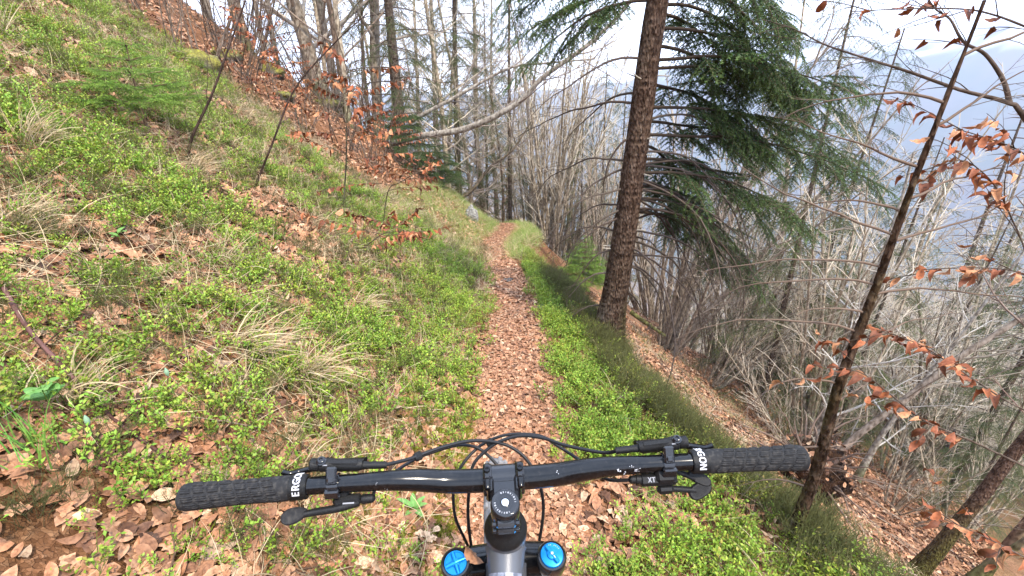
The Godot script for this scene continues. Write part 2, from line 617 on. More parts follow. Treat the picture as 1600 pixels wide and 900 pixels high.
func build_mountains() -> void:
	var mb := MB.new()
	var A := 150
	var D := 46
	for j in D + 1:
		for i in A + 1:
			var az := deg_to_rad(lerpf(-50.0, 85.0, float(i) / A))
			var f := float(j) / D
			var r := lerpf(560.0, 2300.0, f)
			var x := sin(az) * r
			var z := -cos(az) * r
			var crest := 8.0 + 185.0 * clampf(rad_to_deg(az) / 42.0, -0.2, 1.05) + 70.0 * fm.get_noise_2d(az * 900.0, 7.0)
			var rise := sin(clampf((f - 0.03) / 0.8, 0.0, 1.0) * PI * 0.5)
			var y := lerpf(-300.0, crest, pow(rise, 1.25)) + 90.0 * rise * fm.get_noise_2d(x * 0.35, z * 0.35) * (1.0 - 0.5 * f)
			mb.v.append(Vector3(x, y, z))
			var wood := Color(0.055, 0.05, 0.042).lerp(Color(0.025, 0.045, 0.025), clampf(0.5 + 2.0 * fm.get_noise_2d(x * 1.7 + 99.0, z * 1.7), 0.0, 1.0))
			mb.c.append(wood.lerp(Color(0.75, 0.78, 0.82), clampf((y - 90.0 + 130.0 * fm.get_noise_2d(x, z)) / 90.0, 0.0, 0.9)))
	mb.n.resize(mb.v.size())
	for j in D + 1:
		for i in A + 1:
			var q := j * (A + 1) + i
			var dx := mb.v[q + (1 if i < A else 0)] - mb.v[q - (1 if i > 0 else 0)]
			var dz := mb.v[q + (A + 1 if j < D else 0)] - mb.v[q - (A + 1 if j > 0 else 0)]
			mb.n[q] = dx.cross(dz).normalized()
	for j in D:
		for i in A:
			var q := j * (A + 1) + i
			mb.ix.append(q); mb.ix.append(q + A + 2); mb.ix.append(q + 1)
			mb.ix.append(q); mb.ix.append(q + A + 1); mb.ix.append(q + A + 2)
	tag(part("mountain_range", mb, MT["mountain"], self), "hazy blue mountains with a snowy crest across the valley", "", "", "structure")

# ------------------------------------------------------------------ ground cover
var dry := [Color8(198, 153, 118), Color8(160, 117, 86), Color8(220, 188, 154), Color8(122, 86, 63), Color8(182, 132, 97), Color8(96, 70, 53)]
var leaf_mats: Array = []
var leaf_meshes: Array = []

func zoned(x: float, z: float) -> float:                # how much bilberry grows here, 0 to 1
	var s := -z
	var d := off(x, z)
	var q := fn.get_noise_2d(x * 1.1 + 7.0, z * 1.1 - 3.0)
	if d < -0.2:
		var u := -d - 0.2
		var b := 0.48 + 1.0 * q
		if s > 1.6: b = maxf(b, (0.66 + 1.1 * q + 0.1 * (s - 2.0)) * clampf(1.7 - u, 0.0, 1.0))
		if u < 0.12: b *= 0.4
		if s < 1.5 and u < 0.7: b *= 0.45
		var far := s + 0.5 * maxf(0.0, 2.0 - u) * 0.0 + maxf(0.0, u - 1.6) * -0.35
		return clampf(b, 0.03, 1.0) * clampf((6.6 - far) / 1.2, 0.0, 1.0) * clampf((7.5 - u) / 1.5, 0.0, 1.0)
	if d > 0.2:
		var E := look(T_ed, s) + 0.25
		var b := 0.95 + q * 0.8
		if s < 1.7: b = 0.45 + 1.5 * q
		if d < 0.3: b *= 0.35
		return clampf(b, 0.0, 1.0) * clampf((E + 0.32 - d) / 0.25, 0.0, 1.0) * clampf((8.0 - s) / 1.2, 0.0, 1.0)
	return 0.0

func sees(x: float, z: float, wide := 1.25) -> bool:    # places the photograph could show, with a margin
	return absf(x) < (0.9 - z) * wide + 0.4

func make_leaf_meshes() -> void:
	var K := Color.WHITE
	var R := Color(0.8, 0.76, 0.72)
	for q in [[0.56, 8, 0, 0.22, 0.4, 0.05], [0.5, 8, 0, 0.65, 0.9, 0.06], [0.62, 14, 1, 0.2, 0.5, 0.04], [0.55, 8, 0, -0.5, -0.9, 0.12], [0.82, 7, 2, 0.35, 0.6, 0.09], [0.75, 6, 2, 0.1, -0.4, 0.07], [0.52, 9, 0, 0.75, 1.3, 0.14], [0.46, 9, 0, 0.45, -1.2, 0.12]]:
		var mb := MB.new()
		mb.leaf(Transform3D(Basis(), Vector3(0, 0, -0.45)), 1.0, q[0], q[1], q[2], q[3], q[4], q[5], K, R)
		leaf_meshes.append(mb.mesh())
	for c0 in dry + dry:
		var c: Color = (c0 as Color) if leaf_mats.size() < 6 else (c0 as Color).darkened(0.18)
		var m: StandardMaterial3D = MT["dry leaf"].duplicate()
		m.albedo_color = c
		m.resource_name = "dry leaf tone"
		leaf_mats.append(m)

func build_litter(ground: Node3D) -> void:
	var all := []                                       # [score, mesh, basis, place, tone]
	var areas := [                                      # x0, x1, s0, s1, tries, least and most size, edge of the trail?
		[-0.45, 0.5, 0.2, 4.2, 13000, 0.024, 0.055, 0], [-0.9, 0.35, 4.2, 11.5, 10000, 0.035, 0.065, 0],
		[-2.4, -0.25, 0.05, 1.5, 5200, 0.035, 0.075, 1], [-2.9, -0.2, 0.15, 3.4, 14000, 0.042, 0.085, 1], [-5.5, -0.6, 2.2, 7.0, 15000, 0.055, 0.1, 1], [-9.5, -0.6, 6.0, 13.5, 17000, 0.06, 0.11, 1],
		[0.2, 1.6, 0.3, 2.6, 3600, 0.045, 0.085, 2], [0.2, 1.6, 2.6, 8.0, 3000, 0.05, 0.09, 2], [1.2, 4.2, 1.0, 9.0, 15000, 0.055, 0.1, 3], [3.0, 9.0, 2.5, 14.0, 13000, 0.07, 0.12, 3], [3.5, 14.0, 0.5, 9.0, 9000, 0.08, 0.13, 3]]
	for a in areas:
		for i in a[4]:
			var x := rf(a[0], a[1])
			var z := -rf(a[2], a[3])
			if not sees(x, z): continue
			var d := off(x, z)
			var on_trail := d > -0.3 and d < 0.28
			if (a[7] == 0) != on_trail: continue
			if a[7] == 1 or a[7] == 2:
				var patch := fn.get_noise_2d(x * 1.5 + 31.0, z * 1.5)
				if rng.randf() > 1.0 + patch * 1.3: continue
				if a[7] == 2 and zoned(x, z) > 0.6 and rng.randf() < 0.7: continue
			if a[7] == 3 and d < look(T_ed, -z) + 0.5: continue
			var size := rf(a[5], a[6])
			var tilt := 0.16 if on_trail else 0.42
			var up := (nrm(x, z) + Vector3(rf(-tilt, tilt), rf(-0.1, 0.1), rf(-tilt, tilt))).normalized()
			var r := rng.randf()
			var k := 0
			if on_trail: k = [0, 0, 5, 4, 2, 3][rng.randi() % 6]
			else: k = [0, 1, 2, 3, 4, 1, 2][rng.randi() % 7]
			if rng.randf() < 0.35: up = -up
			var tone := 0
			if r < 0.32: tone = 0
			elif r < 0.58: tone = 4
			elif r < 0.79: tone = 1
			elif r < 0.87: tone = 2
			elif r < 0.95: tone = 3
			else: tone = 5
			if on_trail and tone == 5: tone = 4
			var p := g(x, z, rf(0.002, 0.014) if on_trail else rf(0.004, 0.03))
			var gap := p.distance_to(Vector3(0, 1.5, 0))
			all.append([size / gap if absf(x) < -z * 1.1 + 0.4 and -z > 0.55 else 0.0, k, align(up, rf(0, TAU)).scaled(Vector3(size * rf(0.8, 1.1), size, size)), p, tone])
	all.sort_custom(func(a, b): return a[0] > b[0])
	var rest := Copies.new(leaf_meshes)
	for i in all.size():
		var q: Array = all[i]
		if i < 300:
			var o := MeshInstance3D.new()
			o.name = "fallen_leaf" if i == 0 else "fallen_leaf_%03d" % i
			o.mesh = leaf_meshes[q[1]]
			o.material_override = leaf_mats[q[4] + (6 if i % 3 == 0 else 0)]
			ground.add_child(o, true)
			o.transform = Transform3D(q[2], q[3])
		else:
			var c: Color = (dry[q[4]] as Color).srgb_to_linear()
			rest.put(q[1], q[2], q[3], c * (rf(0.7, 1.25) if absf(off(q[3].x, q[3].z)) < 0.3 else rf(0.6, 1.3)))
	var t := thing("leaf_litter", Vector3.ZERO, "brown fallen beech and oak leaves covering the trail and the slopes", "leaf litter")
	t.set_meta("kind", "stuff")
	for k in leaf_meshes.size():
		many("leaves", rest.multi(k), MT["dry leaf"], t)
	print("litter ", rest.count())

func berry_mesh(stems: int, leaves: bool, tall: float) -> ArrayMesh:
	var mb := MB.new()
	var wood := lin(92, 104, 48) if leaves else lin(84, 80, 54)
	var wood2 := lin(112, 128, 52) if leaves else lin(96, 96, 56)
	for i in stems:
		var a := rf(0, TAU)
		var p := Vector3(cos(a), 0, sin(a)) * rf(0.0, 0.07) + Vector3(0, -0.02, 0)
		var dir := Vector3(cos(a) * rf(0.1, 0.7), 1.0, sin(a) * rf(0.1, 0.7)).normalized()
		var L := tall * rf(0.6, 1.1)
		var pts := PackedVector3Array([p])
		for k in 4:
			dir = (dir + Vector3(rf(-0.3, 0.3), rf(-0.05, 0.25), rf(-0.3, 0.3))).normalized()
			p += dir * L / 4.0
			pts.append(p)
		mb.tube(pts, ramp(5, 0.0016, 0.0007), 3, wood, wood2)
		for k in (4 if leaves else 7):
			var t := rf(0.35, 1.0)
			var f := t * 4.0
			var b: Vector3 = pts[int(minf(f, 3.0))].lerp(pts[int(minf(f, 3.0)) + 1], f - minf(floor(f), 3.0))
			var sd := Vector3(rf(-1, 1), rf(0.2, 1.1), rf(-1, 1)).normalized()
			var sl := rf(0.03, 0.065)
			var q := PackedVector3Array([b, b + sd * sl * 0.5, b + (sd + Vector3(0, 0.25, 0)).normalized() * sl])
			mb.tube(q, ramp(3, 0.0009, 0.0005), 3, wood2, wood2)
			if leaves:
				for j in 4:
					var lp := q[0].lerp(q[2], 0.25 + 0.25 * j)
					var out := (sd * 0.5 + Vector3(rf(-1, 1), rf(-0.1, 0.7), rf(-1, 1))).normalized()
					var yaxis := (Vector3.UP + Vector3(rf(-0.7, 0.7), 0, rf(-0.7, 0.7))).normalized()
					var x := yaxis.cross(out).normalized()
					var tone := Color(0.15, 0.285, 0.028).lerp(Color(0.335, 0.42, 0.055), rng.randf())
					if rng.randf() < 0.1: tone = Color(0.3, 0.27, 0.05)
					mb.leaf(Transform3D(Basis(x, out.cross(x).normalized(), out), lp), rf(0.011, 0.019), rf(0.008, 0.0115), 2, 0, rf(0.1, 0.5), 0.2, 0.0, tone, tone * 1.12)
	return mb.mesh()

func build_berries() -> void:
	var full := []
	for i in 5: full.append(berry_mesh(9, true, rf(0.11, 0.16)))
	var bare := []
	for i in 3: bare.append(berry_mesh(16, false, rf(0.17, 0.22)))
	var a := Copies.new(full)
	var b := Copies.new(bare)
	for q in [[-3.2, -0.2, 0.1, 2.6, 1900], [-6.5, -0.2, 2.2, 7.6, 6200], [0.2, 2.0, 0.2, 2.0, 950], [0.2, 1.6, 1.8, 8.2, 3000]]:
		for i in q[4]:
			var x := rf(q[0], q[1])
			var z := -rf(q[2], q[3])
			if not sees(x, z): continue
			var zone := zoned(x, z)
			if rng.randf() > zone: continue
			var up := (nrm(x, z) * 0.45 + Vector3(0, 0.7, 0)).normalized()
			var size := rf(0.45, 1.15)
			if Vector2(x + 0.0, z + 0.45).length() < 0.75: size *= 0.75
			var tint := lerpf(0.62, 1.12, rng.randf())
			var olive := 0.0
			if x > 0.2: olive = clampf((off(x, z) - 0.25 - look(T_ed, -z) * 0.55) / 0.3, 0.0, 0.8) * (1.0 if z < -1.6 else 0.3)
			var tone := Color(tint * rf(0.9, 1.1), tint, tint * rf(0.85, 1.1)).lerp(Color(0.72, 0.5, 0.7), olive)
			a.put(rng.randi() % 5, align(up, rf(0, TAU)).scaled(Vector3.ONE * size), g(x, z), tone)
	var t := thing("bilberry_cover", Vector3.ZERO, "bright green bilberry shrubs in new leaf covering both banks of the trail", "bilberry")
	t.set_meta("kind", "stuff")
	for k in 5: many("shrubs", a.multi(k), MT["berry leaf"], t)
	for i in 2600:
		var z := -rf(0.6, 6.0)
		var E := look(T_ed, -z)
		var d := 0.25 + E + rf(-0.12, 0.75 if z > -3.0 else 0.4)
		var x := look(T_px, -z) + d
		if -z < 1.1 and rng.randf() < 0.6: continue
		if fn.get_noise_2d(x * 2.2 + 13.0, z * 2.2) < -0.02: continue
		if not sees(x, z): continue
		var up := (nrm(x, z) * 0.5 + Vector3(0, 0.7, 0)).normalized()
		b.put(rng.randi() % 3, align(up, rf(0, TAU)).scaled(Vector3.ONE * rf(0.7, 1.15)), g(x, z), Color(1, 1, 1) * rf(0.7, 1.1))
	for i in 900:                                       # thin bare stems on the bank too
		var x := rf(-5.0, -0.4)
		var z := -rf(0.4, 7.5)
		if sees(x, z): b.put(rng.randi() % 3, align((nrm(x, z) * 0.5 + Vector3(0, 0.7, 0)).normalized(), rf(0, TAU)).scaled(Vector3.ONE * rf(0.5, 0.9)), g(x, z), Color(1, 1, 1) * rf(0.7, 1.1))
	t = thing("leafless_heath", Vector3.ZERO, "strip of dull olive leafless bilberry stems along the trail's downhill edge", "heath")
	t.set_meta("kind", "stuff")
	for k in 3: many("stems", b.multi(k), MT["twig"], t)
	print("berries ", a.count(), " ", b.count())

func blade(mb: MB, p: Vector3, dir: Vector3, L: float, w: float, fall: Vector3, c: Color) -> void:
	var n := 6
	var side := dir.cross(Vector3(rf(-1, 1), 0.3, rf(-1, 1))).normalized()
	var base := mb.v.size()
	for i in n + 1:
		var t := float(i) / n
		var ww := w * (1.0 - t * t * 0.9)
		mb.v.append(p - side * ww); mb.v.append(p + side * ww)
		var nn := side.cross(dir).normalized()
		mb.n.append(nn); mb.n.append(nn); mb.c.append(c); mb.c.append(c)
		dir = (dir + fall * (0.5 / n) * (0.4 + t)).normalized()
		p += dir * L / n
	for i in n:
		var q := base + i * 2
		mb.ix.append(q); mb.ix.append(q + 2); mb.ix.append(q + 3)
		mb.ix.append(q); mb.ix.append(q + 3); mb.ix.append(q + 1)

func build_grass() -> void:
	# bleached tufts lying down the bank: [x, s, blades, length, green?]
	var spots := [[-1.17, 1.72, 60, 0.34, 0, "large tuft of straw-pale grass flopped downhill above the left grip"], [-0.95, 1.78, 70, 0.36, 0, "thick straw-pale grass tuft hanging over leaves, nearer the trail"], [-1.5, 2.2, 50, 0.3, 0, "pale dry grass tuft combed downhill in the middle of the left bank"], [-2.4, 2.35, 60, 0.34, 0, "bleached grass tuft on brown leaves at the left edge of the bank"], [-1.95, 1.75, 50, 0.3, 0, "bleached grass tuft low at the left edge among bilberry"], [-2.2, 3.2, 44, 0.3, 0, "straw tuft below the green fir sapling"], [-0.75, 1.3, 26, 0.24, 0, "small dry tuft just above the left brake lever"], [-1.35, 1.15, 36, 0.28, 0, "thin dry tuft under the purple-brown stick"], [-1.0, 2.7, 40, 0.26, 0, "straw tuft in dense bilberry beside the trail bend"], [-3.3, 3.3, 44, 0.32, 0, "pale tuft high on the left bank above the sapling"], [-1.5, 3.4, 36, 0.28, 0, "dry tuft below the beech sapling"],
		[-1.28, 0.95, 26, 0.2, 1, "fresh green grass tuft at the lower left corner"], [-2.0, 1.9, 16, 0.2, 1, "few fresh green grass blades at the left edge"], [-2.35, 2.9, 14, 0.2, 1, "fresh green grass blades left of the fir sapling"]]
	for q in spots:
		var mb := MB.new()
		var base := g(q[0], -q[1])
		var up := nrm(q[0], -q[1])
		var down := Vector3(up.x, -0.35, up.z + 0.3).normalized()
		for i in int(q[2] * (1.7 if q[4] == 0 else 1.2)):
			var p := Vector3(rf(-1, 1), 0, rf(-1, 1)) * rf(0.01, 0.09)
			p.y = h(base.x + p.x, base.z + p.z) - base.y - 0.01
			if q[4] == 0:
				var c := lin(216, 196, 160).lerp(lin(176, 148, 108), rng.randf())
				blade(mb, p, (up + Vector3(rf(-0.7, 0.7), rf(0.0, 0.5), rf(-0.7, 0.7))).normalized(), q[3] * rf(0.5, 1.15), rf(0.0014, 0.0028), down * rf(2.0, 4.2), c)
			else:
				blade(mb, p, Vector3(rf(-0.4, 0.4), 1, rf(-0.4, 0.4)).normalized(), q[3] * rf(0.5, 1.1), rf(0.0014, 0.0022), Vector3(rf(-1, 1), -0.6, rf(-1, 1)), Color(0.12, 0.3, 0.05).lerp(Color(0.2, 0.36, 0.06), rng.randf()))
		var o := part("dry_grass_tuft" if q[4] == 0 else "green_grass_tuft", mb, MT["grass"], self)
		o.position = base
		tag(o, q[5], "grass tuft", "dry grass tufts on the left bank" if q[4] == 0 else "green grass tufts on the left bank")
	# loose blades everywhere on the bank and short grass on the trail's far shoulder
	var ms := []
	for j in 4:
		var mb := MB.new()
		for i in 12:
			var pale := j < 2
			blade(mb, Vector3(rf(-0.1, 0.1), 0.0, rf(-0.1, 0.1)), Vector3(rf(-1, 1), rf(0.1, 0.7) if pale else 1.4, rf(-1, 1)).normalized(), rf(0.1, 0.26) if pale else rf(0.06, 0.14), rf(0.0008, 0.0017), Vector3(rf(-1, 1), -1.2, rf(-1, 1)), (lin(208, 188, 150).lerp(lin(150, 124, 90), rng.randf())) if pale else Color(0.16, 0.27, 0.05).lerp(Color(0.34, 0.36, 0.09), rng.randf()))
		ms.append(mb.mesh())
	var a := Copies.new(ms)
	for i in 6800:
		var x := rf(-5.5, -0.35)
		var z := -rf(0.3, 7.5)
		if sees(x, z) and fn.get_noise_2d(x * 1.3 - 50.0, z * 1.3) > -0.15: a.put(rng.randi() % 2, align(nrm(x, z), rf(0, TAU)), g(x, z, 0.01), Color(1, 1, 1) * rf(0.7, 1.1))
	for i in 3800:                                      # grassy shoulder by the far bend
		var s := rf(6.6, 12.5)
		var x := look(T_px, s) + (rf(-1.7, -0.28) if rng.randf() < 0.7 else rf(0.26, 0.75))
		a.put(2 + rng.randi() % 2 if rng.randf() < 0.75 else rng.randi() % 2, align((nrm(x, -s) + Vector3.UP).normalized(), rf(0, TAU)).scaled(Vector3.ONE * rf(0.7, 1.3)), g(x, -s), Color(1, 1, 1) * rf(0.8, 1.2))
	for i in 2200:                                      # bleached grass on the sunny slope below the trail
		var x := rf(0.7, 4.5)
		var z := -rf(2.0, 9.0)
		if off(x, z) > look(T_ed, -z) + 0.4 and fn.get_noise_2d(x * 1.2, z * 1.2 + 20.0) > 0.0: a.put(rng.randi() % 3, align((nrm(x, z) + Vector3.UP).normalized(), rf(0, TAU)).scaled(Vector3.ONE * rf(0.6, 1.2)), g(x, z, 0.01), Color(1, 1, 1) * rf(0.7, 1.15))
	for i in 500:
		var x := rf(0.5, 2.0)
		var z := -rf(0.5, 5.5)
		a.put(rng.randi() % 4, align(nrm(x, z), rf(0, TAU)), g(x, z, 0.01), Color(1, 1, 1) * rf(0.7, 1.1))
	var t := thing("grass_cover", Vector3.ZERO, "thin scattered grass blades on the bank and the sunny far shoulder", "grass")
	t.set_meta("kind", "stuff")
	for k in 4: many("blades", a.multi(k), MT["grass"], t)

func build_moss() -> void:
	var ms := []
	for j in 3:
		var mb := MB.new()
		for i in 70:
			var r := 0.06 * sqrt(rng.randf())
			var an := rf(0, TAU)
			var p := Vector3(cos(an) * r, -0.004 + 0.018 * (1.0 - r * r / 0.0036), sin(an) * r)
			var tip := p + Vector3(rf(-0.4, 0.4), 1.0, rf(-0.4, 0.4)).normalized() * rf(0.012, 0.024)
			var w := Vector3(rf(-1, 1), 0, rf(-1, 1)).normalized() * 0.0026
			mb.tri(p - w, tip, p + w, Color(0.2, 0.23, 0.025).lerp(Color(0.36, 0.34, 0.05), rng.randf()))
		ms.append(mb.mesh())
	var a := Copies.new(ms)
	for i in 900:                                       # cushions beside the trail, by the front wheel
		var s := rf(0.5, 2.3)
		var x := look(T_px, s) - rf(0.28, 0.62)
		if fn.get_noise_2d(x * 2.5, s * 2.5) > -0.25: a.put(rng.randi() % 3, align(nrm(x, -s), rf(0, TAU)).scaled(Vector3.ONE * rf(0.6, 1.2)), g(x, -s), Color(1, 1, 1) * rf(0.6, 1.1))
	for i in 700:
		var x := rf(-4.0, -0.6)
		var z := -rf(0.4, 6.0)
		if fn.get_noise_2d(x * 2.0, z * 2.0 + 70.0) > 0.15: a.put(rng.randi() % 3, align(nrm(x, z), rf(0, TAU)).scaled(Vector3.ONE * rf(0.6, 1.2)), g(x, z), Color(0.8, 1, 0.8) * rf(0.5, 0.9))
	var t := thing("moss_cover", Vector3.ZERO, "yellow-green moss cushions between leaves at the trail's uphill edge", "moss")
	t.set_meta("kind", "stuff")
	for k in 3: many("cushions", a.multi(k), MT["berry leaf"], t)

func build_twigs() -> void:
	var ms := []
	for j in 4:
		var mb := MB.new()
		var p := Vector3(0, 0, -0.2)
		var pts := PackedVector3Array()
		for k in 6:
			pts.append(p)
			p += Vector3(rf(-0.02, 0.02), rf(-0.008, 0.012), 0.08)
		var c := lin(150, 132, 112) if j % 2 == 0 else lin(104, 82, 66)
		mb.tube(pts, ramp(6, 0.0035, 0.0015), 4, c, c)
		mb.tube(PackedVector3Array([pts[2], pts[2] + Vector3(0.05, 0.015, 0.06), pts[2] + Vector3(0.08, 0.015, 0.13)]), ramp(3, 0.0018, 0.0008), 3, c, c)
		ms.append(mb.mesh())
	var a := Copies.new(ms)
	for q in [[-5.0, -0.3, 0.5, 7.0, 170, 0.8], [-9.0, -1.0, 6.0, 13.0, 420, 1.3], [1.0, 7.0, 1.0, 12.0, 500, 1.6]]:
		for i in q[4]:
			var x := rf(q[0], q[1])
			var z := -rf(q[2], q[3])
			a.put(rng.randi() % 4, align((nrm(x, z) + Vector3(rf(-0.3, 0.3), 0, rf(-0.3, 0.3))).normalized(), rf(0, TAU)).scaled(Vector3.ONE * rf(0.5, 1.3) * q[5]), g(x, z, 0.025), Color(1, 1, 1) * rf(0.7, 1.2))
	var t := thing("fallen_twigs", Vector3.ZERO, "small dead grey twigs strewn over the leaf litter", "twigs")
	t.set_meta("kind", "stuff")
	for k in 4: many("twigs", a.multi(k), MT["twig"], t)

# ------------------------------------------------------------------ trees and shrubs
var sprays: Array = []          # needle sprays: three full, two simple ones for far trees
var thin_sprays: Array = []
var young_sprays: Array = []

# a crooked limb from start; lift bends it upwards (or down when negative)
func limb(mb: MB, start: Vector3, dir: Vector3, L: float, r0: float, r1: float, segs: int, wob: float, lift: float, sides: int, c0: Color, c1: Color) -> PackedVector3Array:
	var pts := PackedVector3Array([start])
	dir = dir.normalized()
	var p := start
	for i in segs:
		dir = (dir + Vector3(rf(-wob, wob), rf(-wob, wob) + lift, rf(-wob, wob))).normalized()
		p += dir * L / segs
		pts.append(p)
	mb.tube(pts, ramp(segs + 1, r0, r1), sides, c0, c1)
	return pts

func along(pts: PackedVector3Array, t: float) -> Vector3:
	var f := clampf(t, 0.0, 0.999) * (pts.size() - 1)
	return pts[int(f)].lerp(pts[int(f) + 1], f - floorf(f))

func heading(pts: PackedVector3Array, t: float) -> Vector3:
	var f := int(clampf(t, 0.0, 0.999) * (pts.size() - 1))
	return (pts[f + 1] - pts[f]).normalized()

# side twigs of a limb, and their own twigs
func twigs(mb: MB, pts: PackedVector3Array, n: int, L: float, r: float, spread: float, lift: float, levels: int, c: Color, from := 0.2) -> void:
	for i in n:
		var t := lerpf(from, 1.0, (i + rng.randf()) / n)
		var d := heading(pts, t)
		var side := d.cross(Vector3(rf(-1, 1), rf(-1, 1), rf(-1, 1))).normalized()
		var l := L * rf(0.5, 1.2) * (1.15 - 0.6 * t)
		var q := limb(mb, along(pts, t), (d + side * spread).normalized(), l, r * rf(0.7, 1.1), r * 0.35, 4 if levels > 1 else 3, 0.16, lift, 4 if r > 0.008 else 3, c, c)
		if levels > 1:
			twigs(mb, q, 4, l * 0.55, r * 0.5, spread, lift, levels - 1, c)

func needle_spray(L: float, side_n: int, dens: float, nl: float, nw: float, wood: Color, a: Color, b: Color, flat := 0.5) -> ArrayMesh:
	var mb := MB.new()
	var axes := []
	var main := PackedVector3Array()
	for i in 6:
		var t := i / 5.0
		main.append(Vector3(rf(-0.01, 0.01) * t, -0.10 * L * t * t, L * t))
	axes.append(main)
	mb.tube(main, ramp(6, 0.0022, 0.001), 3, wood, wood)
	for i in side_n:
		var t := lerpf(0.1, 0.9, float(i) / side_n)
		var s := 1.0 if i % 2 == 0 else -1.0
		var p := along(main, t)
		var l := L * rf(0.3, 0.5) * (1.15 - t)
		var d := Vector3(s * rf(0.7, 1.0), rf(-0.25, 0.1), 0.85).normalized()
		var q := PackedVector3Array([p, p + d * l * 0.5 + Vector3(0, -0.01, 0), p + d * l + Vector3(0, -0.03 * l / 0.1, 0)])
		axes.append(q)
		mb.tube(q, ramp(3, 0.0014, 0.0007), 3, wood, wood)
	for q in axes:
		var ln := 0.0
		for i in q.size() - 1: ln += q[i].distance_to(q[i + 1])
		var n := int(ln * dens)
		for i in n:
			var t := (i + rng.randf()) / n
			var d := heading(q, t)
			var u := d.cross(Vector3.UP).normalized()
			var w := u.cross(d)
			var an := rf(-PI, PI)
			var out := (u * cos(an) + w * sin(an) * flat + w * 0.12).normalized()
			var nd := (d * 0.75 + out).normalized()
			var p := along(q, t)
			var e := nd.cross(Vector3(rf(-1, 1), rf(-1, 1), rf(-1, 1))).normalized() * nw
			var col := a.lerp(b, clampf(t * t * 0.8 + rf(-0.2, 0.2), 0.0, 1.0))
			mb.tri(p - e, p + nd * nl * rf(0.75, 1.1), p + e, col)
	return mb.mesh()

func make_sprays() -> void:
	var wood := lin(96, 74, 56)
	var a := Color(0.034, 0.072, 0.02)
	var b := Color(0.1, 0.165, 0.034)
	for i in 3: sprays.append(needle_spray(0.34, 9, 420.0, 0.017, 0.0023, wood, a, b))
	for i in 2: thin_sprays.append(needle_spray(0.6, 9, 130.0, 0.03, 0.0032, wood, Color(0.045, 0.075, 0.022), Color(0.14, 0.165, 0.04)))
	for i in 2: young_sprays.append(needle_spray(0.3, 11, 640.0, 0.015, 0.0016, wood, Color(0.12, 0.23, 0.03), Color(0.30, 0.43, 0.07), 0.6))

func spray_at(c: Copies, k: int, p: Vector3, d: Vector3, up: Vector3, size: float, col: Color) -> void:
	d = d.normalized()
	var x := up.cross(d).normalized()
	c.put(k, Basis(x, d.cross(x), d).scaled_local(Vector3.ONE * size), p, col)

